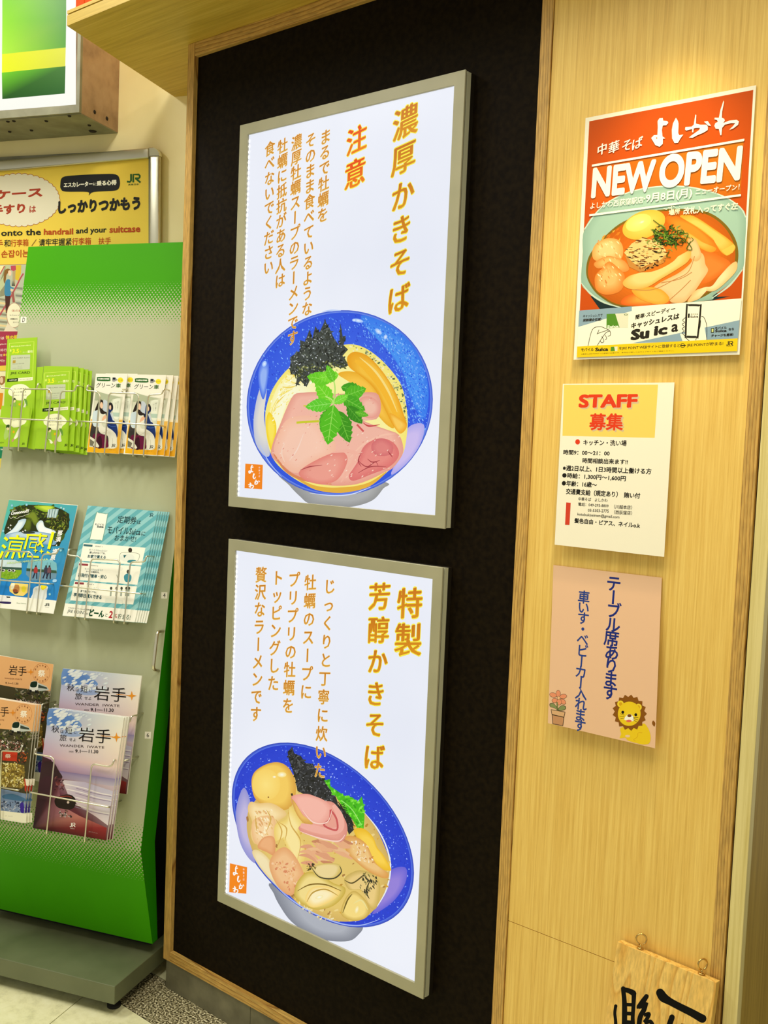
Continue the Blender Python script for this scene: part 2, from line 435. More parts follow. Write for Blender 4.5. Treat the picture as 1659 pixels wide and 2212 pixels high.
# beige tiles clipped to the concourse side of the border
def clip(poly, ymax):
    out = []
    for i in range(len(poly)):
        a, b = poly[i - 1], poly[i]
        if (a[1] <= ymax) != (b[1] <= ymax):
            t = (ymax - a[1]) / (b[1] - a[1]); out.append((a[0] + (b[0] - a[0]) * t, ymax))
        if b[1] <= ymax: out.append(b)
    return out
G = 0.4
for i in range(-5, 9):
    for j in range(-9, 5):
        s0 = -2.029 + G * i; n0 = 0.68 + G * j; e = .0012
        q = [sn(a, b, 0) for a, b in ((s0 + e, n0 + e), (s0 + G - e, n0 + e), (s0 + G - e, n0 + G - e), (s0 + e, n0 + G - e))]
        q = clip([(p.x, p.y) for p in q], -0.1235)
        if len(q) < 3 or q[0][0] < -6 or q[0][0] > 2.6: continue
        if n0 > 1.0: continue
        V = [(x, y, 0) for x, y in q] + [(x, y, -0.0058) for x, y in q]; k = len(q)
        mk('floor_tile', V, [tuple(range(k)), tuple(range(k, 2 * k))[::-1]] + [(a, k + a, k + (a + 1) % k, (a + 1) % k) for a in range(k)], M['beige'], fl)
# beige tiles between border and station wall (left of the shop)
for i in range(-6, 1):
    s0 = -2.029 + G * i; e = .0012
    q = clip([(-p[0], -p[1]) for p in [(v.x, v.y) for v in (sn(s0 + e, .55, 0), sn(s0 + G - e, .55, 0), sn(s0 + G - e, 1.02, 0), sn(s0 + e, 1.02, 0))]], -0.023)
    q = [(-x, -y) for x, y in q]
    q = [p for p in q]
    if len(q) < 3: continue
    q2 = [(min(x, -1.999), y) for x, y in q]; V = [(x, y, 0) for x, y in q2] + [(x, y, -0.0058) for x, y in q2]; k = len(q2)
    mk('floor_tile', V, [tuple(range(k)), tuple(range(k, 2 * k))[::-1]] + [(a, k + a, k + (a + 1) % k, (a + 1) % k) for a in range(k)], M['beige'], fl)

# station wall behind the rack
NW = 1.02
v = [sn(-5.5, NW, 0), sn(-1.55, NW, 0), sn(-1.55, NW, 3.3), sn(-5.5, NW, 3.3)]
v2 = [p + N1 * 0.15 for p in v]
struct(mk('wall_back', v + v2, [(0, 1, 2, 3), (7, 6, 5, 4), (0, 4, 5, 1), (3, 2, 6, 7), (1, 5, 6, 2), (0, 3, 7, 4)], M['plaster']))
struct(box('ceiling', -6.5, 3.0, -5.0, 2.0, 3.3, 3.36, M['ceiling']))

# shop front: carcass with the frame, the black panel and the pale laminate panels
shop = struct(box('wall_front', XL + .001, XF[6] - .002, 0.016, 0.62, 0.0, 3.3, M['laminate']))
solid('black_panel', wall(0.0), rect(w0, XF[1] - .004, XF[2] + .004, ZB + .01, Z1 - .004), -0.0155, -0.009, M['black'], shop, pix=False)
seam = 0.5225
solid('upper_wood_panel', wall(0.0), rect(w0, XF[3] - .002, XF[4] + .003, seam + .0006, Z1), -0.0155, 0.0, M['laminate'], shop, pix=False)
solid('lower_wood_panel', wall(0.0), rect(w0, XF[3] - .002, XF[4] + .003, ZB, seam - .0006), -0.0155, 0.0, M['laminate'], shop, pix=False)
tr = struct(empty('trim_1', (XL, 0, ZB)))
def strip(name, x0, x1, z0, z1, y0, y1, m, parent, bev=0.0008):
    o = box(name, x0, x1, y0, y1, z0, z1, m, parent); md = o.modifiers.new('edge', 'BEVEL'); md.width = bev; md.segments = 2; return o
strip('left_stile', XL, XF[1], ZB, Z1, -0.003, 0.016, M['trim_v'], tr)
strip('right_stile', XF[2], XF[3] - .003, ZB, Z1, -0.003, 0.016, M['trim_v'], tr)
strip('top_rail', XF[1] + .0004, XF[2] - .0004, Z1 - 0.032, Z1, -0.0026, 0.016, M['trim_h'], tr)
strip('bottom_rail', XF[1] + .0004, XF[2] - .0004, ZB, ZB + 0.0255, -0.0026, 0.016, M['trim_h'], tr)
t2 = struct(strip('trim_2', XF[4] + .003, XF[5] - .004, 0.0, Z1, -0.0015, 0.014, M['trim_v'], None))
strip('dark_shadow_gap', XF[5] - .004, XF[5] + .001, 0.0, Z1, 0.006, 0.014, M['groove'], t2, .0001)
t3 = struct(strip('trim_3', XF[5] + .001, XF[6], 0.0, Z1, -0.006, 0.012, M['post'], None))
struct(box('wall_right', XF[6] - .012, XF[6] - .001, 0.0125, 1.5, 0.0, Z1, M['jamb']))
bb = struct(empty('baseboard_front', (XL, 0, 0)))
jx = w0.P(540, 2170)[0]; x = jx - 0.6
edges = [XL + .006, jx, jx + .6, jx + 1.2, XF[6] - .004]
for a, b in zip(edges, edges[1:]):
    strip('skirting_tile', a + .0006, b - .0006, 0.0, ZB - .0006, 0.002, 0.0158, M['skirt'], bb)
# soffit and fascia
YF = -0.237
tf = w0 and Surf((0, YF, 0), (0, -1, 0), (1, 0, 0))
pl = tf.P(144.5, 56)
cut = lambda y, z: (pl.x - (y - YF) * math.tan(TH + math.radians(.6)), y, z)
def board(name, za, zb, yf, m, kind=None, parent=None):
    yb = 0.55
    V = []
    for z in (za, zb):
        V += [cut(yf, z), (0.6, yf, z), (0.6, yb, z), cut(yb, z)]
    o = mk(name, V, [(3, 2, 1, 0), (4, 5, 6, 7), (0, 1, 5, 4), (1, 2, 6, 5), (2, 3, 7, 6), (3, 0, 4, 7)], m, parent)
    return o
sof = struct(board('trim_4', Z1 + .0002, 2.384, YF, M['soffit']))
board('black_shadow_line', 2.3841, 2.387, YF + .004, M['groove'], parent=sof)
board('upper_edge_board', 2.3871, 2.3945, YF, M['soffit'], parent=sof)
# downlight recessed in the soffit
def disc(name, c, r, z0, z1, m, parent=None, n=24, nr=(0, 0, 1)):
    V = [(c[0] + r * math.cos(2 * math.pi * i / n), c[1] + r * math.sin(2 * math.pi * i / n), z) for z in (z0, z1) for i in range(n)]
    return mk(name, V, [tuple(range(n))[::-1], tuple(range(n, 2 * n))] + [(i, (i + 1) % n, n + (i + 1) % n, n + i) for i in range(n)], m, parent)

# orange strip sign standing on the fascia
os_ = Surf((0, YF + 0.02, 0), (0, -1, 0), (1, 0, 0))
M['orange'] = mat('orange_sign', (206, 72, 2), 0.7, spec=0.1)
xo = os_.P(163, 10)[0]
oroot = empty('orange_fascia_sign', (xo, YF + .02, 2.3946))
meta(oroot, 'orange sign standing on the wooden fascia above the soffit, top edge of the photo', 'sign')
for i in range(14):
    a = xo + i * .036
    strip('slat', a, a + .0355, 2.3948, 2.56, YF + .02, YF + .05, M['orange'], oroot, .002)
# ------------------------------------------------------------------ brochure rack
SL, SR = -2.472, -1.902
PN = lambda z: .626 + .162 * (z - .38)
rack = empty('brochure_rack', sn(-2.19, .75, 0))
meta(rack, 'green and grey folded-panel brochure rack on a dark grey plinth beside the shop front', 'rack')
def sbox(name, s0, s1, n0, n1, z0, z1, m, parent, bev=0.0, origin=None):
    V = [sn(s, n, z) for z in (z0, z1) for n in (n0, n1) for s in (s0, s1)]
    o = mk(name, V, [(0, 2, 3, 1), (4, 5, 7, 6), (0, 1, 5, 4), (2, 6, 7, 3), (0, 4, 6, 2), (1, 3, 7, 5)], m, parent, origin)
    if bev:
        md = o.modifiers.new('edge', 'BEVEL'); md.width = bev; md.segments = 2
    return o
sbox('plinth', -2.5, -1.905, .531, .985, .032, .078, M['plinth'], rack, .0015)
for s in (-2.46, -1.935):
    for n_ in (.575, .95):
        V = []
        for z, r in ((0, .017), (.006, .017), (.012, .010), (.033, .010)):
            V += [sn(s, n_, z) + E1 * r * math.cos(k * math.pi / 8) + N1 * r * math.sin(k * math.pi / 8) for k in range(16)]
        mk('foot', V, [tuple(range(16))[::-1], tuple(range(48, 64))] + [(j * 16 + k, j * 16 + (k + 1) % 16, (j + 1) * 16 + (k + 1) % 16, (j + 1) * 16 + k) for j in range(3) for k in range(16)], M['rubber'], rack)
sbox('dark_foot_block', -2.44, -1.935, .74, .9315, .0785, .13, M['rubber'], rack)
front = [(.693, .11), (.626, .38), (PN(1.928), 1.928)]
back = [(.716, .112), (.690, .38), (PN(1.928) + .06, 1.928)]
V = [sn(s, n_ + .0008, z) for s in (SL, SR) for n_, z in front + back]
mk('body', V, [(0, 1, 4, 3), (1, 2, 5, 4), (6, 9, 10, 7), (7, 10, 11, 8), (2, 8, 11, 5), (0, 3, 9, 6), (3, 4, 10, 9), (4, 5, 11, 10), (0, 6, 7, 1), (1, 7, 8, 2)], M['green'], rack)
sbox('black_back_panel', SL + .01, -1.906, .932, .98, .0785, 1.74, M['rubber'], rack, .001)
# printed front skin with a halftone fade
hm = mat('halftone_rack_skin', (180, 180, 150), 0.5, spec=0.12); n, l, b = nodes(hm)
uv = n.new('ShaderNodeUVMap'); uv.uv_map = 'UVMap'; sp = n.new('ShaderNodeSeparateXYZ'); l.new(uv.outputs[0], sp.inputs[0])
def mth(op, a, b_=None, c_=None):
    k = n.new('ShaderNodeMath'); k.operation = op
    for i, q in enumerate((a, b_, c_)):
        if q is None: continue
        if isinstance(q, (int, float)): k.inputs[i].default_value = q
        else: l.new(q, k.inputs[i])
    return k.outputs[0]
cu = mth('COSINE', mth('MULTIPLY', sp.outputs[0], 2 * math.pi / .0104)); cv = mth('COSINE', mth('MULTIPLY', sp.outputs[1], 2 * math.pi / .0118))
f_ = mth('MULTIPLY', cu, cv)
def mrange(v, a, b_, c_, d_):
    k = n.new('ShaderNodeMapRange'); l.new(v, k.inputs[0])
    for i, q in enumerate((a, b_, c_, d_)): k.inputs[i + 1].default_value = q
    return k.outputs[0]
up_ = mrange(sp.outputs[1], 1.828, 1.700, -1.05, 1.05); lo_ = mrange(sp.outputs[1], 0.285, 0.455, -1.05, 1.05)
th = mth('MINIMUM', up_, lo_)
sel = mth('GREATER_THAN', f_, th)
mx = n.new('ShaderNodeMix'); mx.data_type = 'RGBA'; l.new(sel, mx.inputs[0])
mx.inputs[6].default_value = (*lin((184, 188, 156)), 1); mx.inputs[7].default_value = (*lin((66, 160, 0)), 1)
l.new(mx.outputs[2], b.inputs['Base Color'])
V = [sn(s, n_ - .0004, z) for n_, z in front for s in (SL, SR)] + [sn(s, n_ + .0004, z) for n_, z in front for s in (SL, SR)]
o = mk('printed_skin', V, [(0, 1, 3, 2), (2, 3, 5, 4), (6, 8, 9, 7), (8, 10, 11, 9)], hm, rack)
uvl = o.data.uv_layers.new(name='UVMap')
uvs = [(SL, .11), (SR, .11), (SL, .38), (SR, .38), (SL, 1.928), (SR, 1.928)] * 2
for lp in o.data.loops: uvl.data[lp.index].uv = uvs[lp.vertex_index]
skin = station(.626 - .0004, .162, .38)                     # face of the upper skin
def gap(d): return station(.626 - d, .162, .38)
# wire baskets
def basket(wires, d, view):
    ox, oy, k = view; S = gap(d); B = empty('wire_basket', rack.location); B['_o'] = rack['_o']; B.location = (0, 0, 0); B.parent = rack
    for w in wires:
        pts = []
        for q in w:
            sf = S if len(q) == 2 else skin
            pts.append(sf.P(ox + q[0] / k, oy + q[1] / k))
        tube('wire', pts, .0021, M['steel'], B, round_=.006)
V1 = (0, 500, 3.77); V2 = (0, 1040, 3.77); V3 = (0, 1400, 3.77)
basket([[(-70, 1205, 1), (-30, 1225), (-28, 1245), (0, 1245), (8, 1275), (90, 1280), (110, 1300), (68, 1775), (95, 1782, 1)],
        [(175, 1790, 1), (148, 1785), (188, 1300), (205, 1283), (400, 1285), (418, 1305), (366, 1790), (392, 1796, 1)],
        [(475, 1806, 1), (448, 1800), (494, 1320), (512, 1300), (608, 1300), (622, 1257), (640, 1256), (706, 1275, 1)],
        [(-90, 1518), (0, 1521), (540, 1545), (690, 1562, 1)], [(298, 1278), (312, 1238), (340, 1242, 1)]], .062, V1)
basket([[(762, 1278, 1), (716, 1250), (702, 1295), (790, 1305), (815, 1335), (768, 1800), (795, 1808, 1)],
        [(878, 1822, 1), (850, 1815), (886, 1335), (905, 1313), (1110, 1320), (1130, 1342), (1082, 1828), (1110, 1834, 1)],
        [(1196, 1838, 1), (1168, 1832), (1206, 1348), (1222, 1330), (1318, 1325), (1338, 1278), (1424, 1312, 1)],
        [(600, 1540, 1), (676, 1547), (1300, 1578), (1402, 1604, 1)], [(1000, 1312), (992, 1288), (1080, 1290, 1)]], .062, V1)
basket([[(-10, 1052, 1), (-30, 1050), (22, 620), (48, 565), (240, 575), (266, 600), (218, 1072), (245, 1078, 1)],
        [(325, 1086, 1), (298, 1080), (344, 608), (362, 592), (462, 590), (480, 546), (552, 548, 1)],
        [(-70, 800), (0, 803), (400, 834), (532, 838, 1)]], .062, V2)
basket([[(632, 556, 1), (560, 552), (550, 600), (640, 610), (662, 640), (612, 1112), (638, 1118, 1)],
        [(716, 1130, 1), (690, 1124), (740, 650), (756, 632), (960, 640), (978, 662), (924, 1150), (950, 1156, 1)],
        [(1036, 1164, 1), (1010, 1158), (1060, 672), (1076, 656), (1180, 654), (1192, 608), (1298, 612, 1)],
        [(440, 843, 1), (516, 850), (1145, 915), (1252, 910, 1)]], .066, V2)
basket([[(360, 492, 1), (336, 490), (342, 456), (455, 432, 1)], [(440, 478, 1), (446, 462), (500, 458, 1)], [(1038, 604), (1058, 600), (1070, 556), (1166, 528, 1)], [(1000, 920), (1128, 882, 1)]], .050, V3)
basket([[(-5, 1420), (12, 835), (165, 845), (182, 796), (290, 766, 1)], [(-60, 1122), (150, 1158), (262, 1118, 1)]], .094, V3)
basket([[(346, 800, 1), (290, 820), (280, 862), (418, 884), (442, 912), (380, 1512), (400, 1500, 1)],
        [(712, 1566, 1), (690, 1578), (745, 962), (766, 944), (890, 966), (914, 950), (930, 910), (1022, 884, 1)],
        [(310, 1155, 1), (246, 1174), (885, 1296), (985, 1244, 1)]], .098, V3)
# handle
hS = gap(.035)
tube('handle', [skin.P(*p) for p in ((352.5, 1363.5),)] + [hS.P(340, 1364), hS.P(330.5, 1446)] + [skin.P(342.5, 1449)], .0042, M['steel'], rack, seg=10, round_=.012)
# number stickers
def sticker(x, y, wd, ht, t):
    A = Art(skin, 0.0003); q = [(x - wd / 2, y - ht / 2), (x + wd / 2, y - ht / 2 + .3), (x + wd / 2 - .5, y + ht / 2), (x - wd / 2 - .5, y + ht / 2)]
    s_ = solid('number_sticker', skin, q, 0, .0003, M['paper'], rack)
    if t: A.ht(t, x - 2.6, y, x + 2.6, y, 9.5, (30, 28, 24), .01); [setattr(o, 'parent', s_) for o in A.g('digit').build(rack)]
    return s_
sticker(51, 691, 12.5, 14, 'D'); sticker(355, 1286, 13, 14, '4'); sticker(319.5, 1588, 13, 15, '6')
sticker(394, 879, 9, 13.5, None)

# ------------------------------------------------------------------ station poster, its snap frame and the sign box
yp = station(NW - .012)
pz = empty('framed_escalator_poster', yp.P(170, 500))
meta(pz, 'yellow escalator safety poster in a rounded aluminium snap frame, partly behind the green rack', 'poster')
x0 = -260
solid('backing', yp, [(x0, 352), (340, 322), (340, 1400), (x0, 1410)], -.011, -.0005, M['greymetal'], pz)
solid('poster_sheet', yp, [(x0 + 10, 374), (321, 340), (321, 1380), (x0 + 10, 1380)], -.0005, 0, M['paper'], pz)
def bar(name, a, b, c, d, dep=.012, m='alu'):
    o = solid(name, yp, [a, b, c, d], -.002, dep, M[m], pz); md = o.modifiers.new('round', 'BEVEL'); md.width = .005; md.segments = 4; o.data.polygons.foreach_set('use_smooth', [True] * len(o.data.polygons)); return o
bar('frame_bar', (x0, 368), (320.5, 318.5), (320.5, 341), (x0, 391))
bar('frame_bar', (322.5, 336), (344, 336), (338, 1400), (318, 1400))
A_ = [(320.5, 318.5), (331, 317.8), (339, 322), (344, 330), (344.5, 337), (321.5, 338)]
o = solid('frame_corner', yp, A_, -.002, .0125, M['alu2'], pz); md = o.modifiers.new('round', 'BEVEL'); md.width = .002; md.segments = 2

NS = .845
sg = station(NS)
P0 = sg.P(174, 244); s1 = P0.dot(E1); zb = P0.z; s0 = sg.P(-140, 250).dot(E1) - .012; HS = sg.P(20, -120).z + .012 - zb
sgr = empty('lightbox_sign', sn((s0 + s1) / 2, NW, zb)); meta(sgr, 'backlit green and yellow sign box high on the station wall, top left corner', 'sign')
sbox('housing', s0, s1, NS + .004, NW - .0005, zb + .0005, zb + HS, M['rust'], sgr)
sbox('bottom_plate', s0 + .001, s1 - .0005, NS + .003, NW - .002, zb - .002, zb + .0003, M['greymetal'], sgr)
E_ = [(163, 0)]
fa = sg.ab(174, 244); pe = sg.ab(163.5, 222)
u1, v1_ = fa; u0 = s0
wd = u1 - pe[0]; hb = pe[1] - v1_
# grey outer rim bars and white inner border
solid('frame_bar', sg, rect(sg, u0, u1, v1_, v1_ + hb * .75), -.004, .006, M['greymetal'], sgr, pix=False)
solid('frame_bar', sg, rect(sg, u1 - wd * .62, u1, v1_ + hb * .75, v1_ + HS), -.004, .006, M['greymetal'], sgr, pix=False)
solid('frame_bar', sg, rect(sg, u0, u0 + .011, v1_ + hb * .75, v1_ + HS), -.004, .006, M['greymetal'], sgr, pix=False)
solid('frame_bar', sg, rect(sg, u0 + .011, u1 - wd * .62, v1_ + HS - .011, v1_ + HS), -.004, .006, M['greymetal'], sgr, pix=False)
A = Art(sg, -.001, 'lit')
A.g('lit_face')
A.poly([(-140, 250), (164, 226), (164, -120), (-140, -120)], (255, 255, 244))
A.poly([(5, 214), (140, 202), (141.5, 142), (4, 156)], None, [(10, 84, 0), (10, 96, 4), (44, 120, 0), (120, 220, 20)])
A.poly([(4, 157), (141, 143), (142, 102.5), (4.3, 117)], None, [(250, 255, 0), (225, 225, 50), (232, 232, 40), (252, 255, 0)])
A.poly([(4.3, 117), (142, 102.5), (143, 40), (5, 45)], None, [(190, 255, 50), (70, 160, 0), (60, 150, 0), (160, 245, 10)])
A.poly([(5, 45), (143, 40), (143, -60), (5, -60)], None, [(160, 245, 10), (60, 150, 0), (50, 140, 0), (120, 220, 0)])
A.poly([(-3, 216), (-120, 226), (-110, -60), (-2, -60)], (30, 120, 0))
A.build(sgr)
# screws under the sign
for px, py in ((17, 262), (30, 261), (100, 261), (150, 250), (193, 270), (68, 281), (21, 284), (200, 283)):
    S_ = Surf((0, 0, zb - .002), (0, 0, -1), E1); c = S_.P(px, py); r_ = .0055 if px != 200 else .012
    mk('screw', [c + E1 * r_ * math.cos(k) + N1 * r_ * math.sin(k) for k in [i * math.pi / 4 for i in range(8)]] + [c - Vector((0, 0, .003)) + E1 * r_ * .7 * math.cos(k) + N1 * r_ * .7 * math.sin(k) for k in [i * math.pi / 4 for i in range(8)]], [tuple(range(8, 16))] + [(i, (i + 1) % 8, 8 + (i + 1) % 8, 8 + i) for i in range(8)], M['groove'], sgr)
for px, py in ((204.5, 242), (231, 256)):
    S_ = Surf(sn(s1, 0, 0), E1, N1); c = S_.P(px, py)
    mk('rivet', [c + N1 * .006 * math.cos(k) + Vector((0, 0, .006 * math.sin(k))) for k in [i * math.pi / 4 for i in range(8)]] + [c + E1 * .002 + N1 * .004 * math.cos(k) + Vector((0, 0, .004 * math.sin(k))) for k in [i * math.pi / 4 for i in range(8)]], [tuple(range(8, 16))] + [(i, (i + 1) % 8, 8 + (i + 1) % 8, 8 + i) for i in range(8)], M['groove'], sgr)
# ------------------------------------------------------------------ lightbox menus
LB = wall(-0.022)
A1 = (480, 130, 2.9625); A2 = (480, 620, 2.9625); B1 = (440, 1140, 2.9625); B2 = (440, 1560, 2.9625)
ORG = ((226, 150, 20), (206, 118, 18)); HAL = ((255, 240, 70), .045)
SML = ((222, 160, 52), (206, 128, 34)); HSM = ((255, 226, 160), .035)
WHITE = (240, 243, 252)
def lightbox(name, label, outer, inner, group):
    tl, tr_, br, bl_ = [LB.ab(*p) for p in outer]
    a0, a1 = (tl[0] + bl_[0]) / 2, (tr_[0] + br[0]) / 2; b1, b0 = (tl[1] + tr_[1]) / 2, (bl_[1] + br[1]) / 2
    itl, itr, ibr, ibl = [LB.ab(*p) for p in inner]
    i0, i1 = (itl[0] + ibl[0]) / 2, (itr[0] + ibr[0]) / 2; j1, j0 = (itl[1] + itr[1]) / 2, (ibl[1] + ibr[1]) / 2
    r = empty(name, (a0, -0.022, b0)); meta(r, label, 'lightbox', group)
    solid('rear_plate', LB, rect(LB, a0 + .0005, a1 + .0005, b0 + .001, b1 - .001), -.0305, -.0195, M['darkedge'], r, pix=False)
    solid('light_guide', LB, rect(LB, a0 + .001, a1, b0 + .0015, b1 - .0015), -.0192, -.0080, M['acrylic'], r, pix=False)
    solid('seam', LB, rect(LB, a0 + .003, a1 - .002, b0 + .003, b1 - .003), -.0079, -.0051, M['darkedge'], r, pix=False)
    A_, B_ = (a0, a1), (b0, b1)
    O = [(a0, b0), (a1, b0), (a1, b1), (a0, b1)]; I = [(i0, j0), (i1, j0), (i1, j1), (i0, j1)]
    V = [LB.at(*q, 0) for q in O + I] + [LB.at(*q, -.005) for q in O + I]; Fc = []
    for k in range(4):
        m_ = (k + 1) % 4
        Fc += [(k, m_, 4 + m_, 4 + k), (8 + m_, 8 + k, 12 + k, 12 + m_), (m_, k, 8 + k, 8 + m_), (4 + k, 4 + m_, 12 + m_, 12 + k)]
    o = mk('grey_border', V, Fc, M['frame'], r); md = o.modifiers.new('edge', 'BEVEL'); md.width = .0006; md.segments = 1
    # LED dots along the left inner edge, seen through the cover
    V = []; Fc = []; k = 0; z = j0 + .006
    while z < j1 - .006:
        c = LB.at(i0 + .0035, z, -.0032); n_ = 6
        V += [c + LB.u * (.0028 * math.cos(t * math.pi / 3)) + LB.v * (.0048 * math.sin(t * math.pi / 3)) for t in range(6)]
        Fc.append(tuple(range(k, k + 6))); k += 6; z += .0118
    o = mk('led_strip', V, Fc, M['led'], r); o['kind'] = 'stuff'
    A = Art(LB, -.0046, 'lit'); A.g('backlit_sheet')
    q = [LB.at(i0, j0, 0), LB.at(i1, j0, 0), LB.at(i1, j1, 0), LB.at(i0, j1, 0)]
    A.add([LB.at(x, y, A.off - .0) for x, y in ((i0, j0), (i1, j0), (i1, j1), (i0, j1))], [(0, 1, 2, 3)], [WHITE] * 4); A.up()
    return r, A
def logo(A, x, y, w, h, t=1.0):
    """orange square seal with the brush-written shop name, local box x,y,w,h"""
    A.g('logo')
    A.poly([(x, y), (x + w, y + h * .05 * t), (x + w * .955, y + h), (x - w * .045, y + h * (.95 if t > 0 else .95))], (250, 136, 14))
    q = lambda a, b: (x + w * a, y + h * b + w * a * .07 * t)
    Wt = (255, 255, 250)
    A.line([q(.40, .04), q(.33, .14), q(.34, .28), q(.24, .36), q(.22, .28), q(.45, .30)], w * .07, Wt, True)
    A.line([q(.34, .14), q(.46, .11)], w * .06, Wt)
    A.line([q(.50, .36), q(.45, .50), q(.52, .56), q(.60, .48)], w * .075, Wt, True, (1.3, 1, .8, .4))
    A.line([q(.52, .70), q(.70, .66), q(.68, .74), q(.58, .78)], w * .06, Wt, True)
    A.line([q(.62, .60), q(.54, .78)], w * .06, Wt); A.line([q(.76, .62), q(.82, .67)], w * .05, Wt)
    A.line([q(.28, .72), q(.28, .92)], w * .06, Wt, True); A.line([q(.16, .82), q(.34, .77), q(.20, .90)], w * .045, Wt, True)
    A.line([q(.24, .86), q(.42, .82), q(.46, .88), q(.36, .95)], w * .06, Wt, True)
    for i, c in enumerate('中華そば'): A.ch(c, *q(.80, .12 + .11 * i), h * .085, Wt)

BLUE0, BLUE1 = (60, 92, 226), (28, 66, 214)
def leaf(A, x, y, L, ang, col, vein, wd=.42, jag=True):
    a = math.radians(ang); ux, uy = math.cos(a), math.sin(a); P_ = []
    prof = [0, .55, .85, 1, .92, .72, .42, 0]; n_ = len(prof) - 1
    for sgn in (1, -1):
        rng = range(n_ + 1) if sgn > 0 else range(n_ - 1, 0, -1)
        for i in rng:
            t = i / n_; w_ = prof[i] * wd * L * .5
            if jag and 0 < i < n_:
                P_.append((x + ux * L * (t - .02 * sgn) - uy * w_ * 1.0 * sgn, y + uy * L * (t - .02 * sgn) + ux * w_ * 1.0 * sgn))
                P_.append((x + ux * L * (t + .03 * sgn) - uy * w_ * .86 * sgn, y + uy * L * (t + .03 * sgn) + ux * w_ * .86 * sgn))
            else: P_.append((x + ux * L * t - uy * w_ * sgn, y + uy * L * t + ux * w_ * sgn))
    A.poly(P_, col)
    A.line([(x, y), (x + ux * L * .9, y + uy * L * .9)], L * .022, vein)
    for i in range(1, 6):
        t = i / 6.5
        for sgn in (1, -1):
            A.line([(x + ux * L * t, y + uy * L * t), (x + ux * L * (t + .12) - uy * wd * L * .36 * sgn * math.sin(t * 3), y + uy * L * (t + .12) + ux * wd * L * .36 * sgn * math.sin(t * 3))], L * .011, vein)

# --- upper menu
r1, A = lightbox('menu_lightbox', 'upper backlit ramen menu with a pink ham slice and green leaves in a blue bowl',
    [(513, 270), (1006.2, 152), (960, 1144), (498, 1093)], [(531, 288), (981.5, 188), (938.5, 1114), (514, 1072)], 'backlit menu boxes on the black panel')
A.view(*A2); A.g('printed_bowl')
A.spl([(370, 1180), (430, 1270), (500, 1342), (560, 1386), (700, 1402), (830, 1406), (960, 1366), (1030, 1290), (1050, 1250), (740, 1180)], (150, 151, 150), hl=((176, 177, 176), 30, -10, .7))
A.ell(752, 742, 596, 594, (84, 128, 246), (40, 82, 222), rho=-.04, n=64)
A.ell(752, 742, 596, 594, (120, 150, 240), (44, 78, 200), rho=-.04, n=64, r0=.975)
ring = [(752 + 575 * math.cos(t / 12 * math.pi), 742 + 572 * math.sin(t / 12 * math.pi)) for t in range(24)]
A.scatter([p for p in ring if p[1] < 1000], 1500, (3, 8), [(40, 84, 228), (96, 160, 250), (84, 140, 246), (130, 184, 255), (30, 60, 200)], 3, .45, 60)
A.spl([(900, 180), (1100, 260), (1250, 420), (1320, 650), (1290, 850), (1200, 700), (1160, 560), (1040, 380), (920, 260)], (52, 124, 238), hl=((70, 150, 246), 10, 10, .6))
A.scatter([(880, 190), (1150, 290), (1310, 560), (1310, 900), (1200, 1060), (1170, 700), (1050, 400), (900, 290)], 900, (3, 9), [(110, 176, 252), (60, 120, 238), (30, 86, 224), (150, 200, 255)], 4, .4, 65)
A.spl([(1190, 900), (1290, 880), (1270, 1000), (1180, 1130), (1080, 1200), (1140, 1060)], (178, 172, 236), hl=((206, 190, 240), 0, 0, .6))
A.spl([(215, 1000), (200, 860), (225, 700), (265, 600), (285, 660), (268, 820), (290, 960), (305, 1070), (270, 1080)], (196, 200, 216), hl=((228, 224, 214), 0, 0, .5))
A.spl([(232, 540), (262, 470), (300, 500), (286, 640), (262, 720), (236, 640)], (70, 110, 232), hl=((150, 182, 246), 0, 0, .5))
# soup and noodles
A.spl([(275, 840), (290, 740), (330, 640), (400, 545), (480, 480), (600, 420), (760, 372), (880, 376), (1000, 450), (1110, 570), (1160, 670), (1186, 830), (1180, 960), (1150, 1080), (1060, 1180), (940, 1270), (760, 1304), (600, 1290), (460, 1225), (340, 1120), (292, 1000)], (250, 234, 120), hl=((255, 246, 160), 0, 0, .7))
A.scatter([(800, 372), (880, 376), (1000, 450), (1110, 570), (1160, 670), (1186, 830), (1150, 940), (1130, 780), (1060, 600), (960, 470), (840, 410)], 110, (5, 12), [(150, 160, 110), (214, 206, 130), (90, 110, 70), (250, 240, 190)], 5, .6)
A.line([(478, 1225), (600, 1285), (760, 1300), (930, 1268), (1050, 1185)], 26, (232, 178, 60), True, (.2, 1, 1.4, 1, .2))
A.spl([(300, 820), (330, 690), (400, 580), (500, 560), (610, 610), (600, 680), (470, 680), (410, 780), (350, 960), (310, 1050), (290, 940)], (255, 246, 170), hl=((255, 252, 210), -10, -10, .5))
for i in range(16):
    t = i / 16; x = 300 + 26 * i * .55
    A.line([(296 + i * 9, 900 - i * 26), (330 + i * 12, 760 - i * 12), (420 + i * 9, 640 - i * 4), (520 + i * 4, 600)], 7, [(250, 228, 110), (255, 250, 190), (244, 214, 90), (255, 255, 220)][i % 4], True)
A.spl([(280, 870), (300, 800), (340, 860), (345, 940), (318, 1050), (292, 980)], (248, 212, 30), hl=((255, 232, 90), 0, 0, .5))
A.scatter([(300, 700), (420, 560), (600, 600), (460, 680), (380, 800), (330, 920)], 60, (5, 12), [(255, 255, 232), (248, 220, 90), (255, 240, 140)], 6, .4, -50)
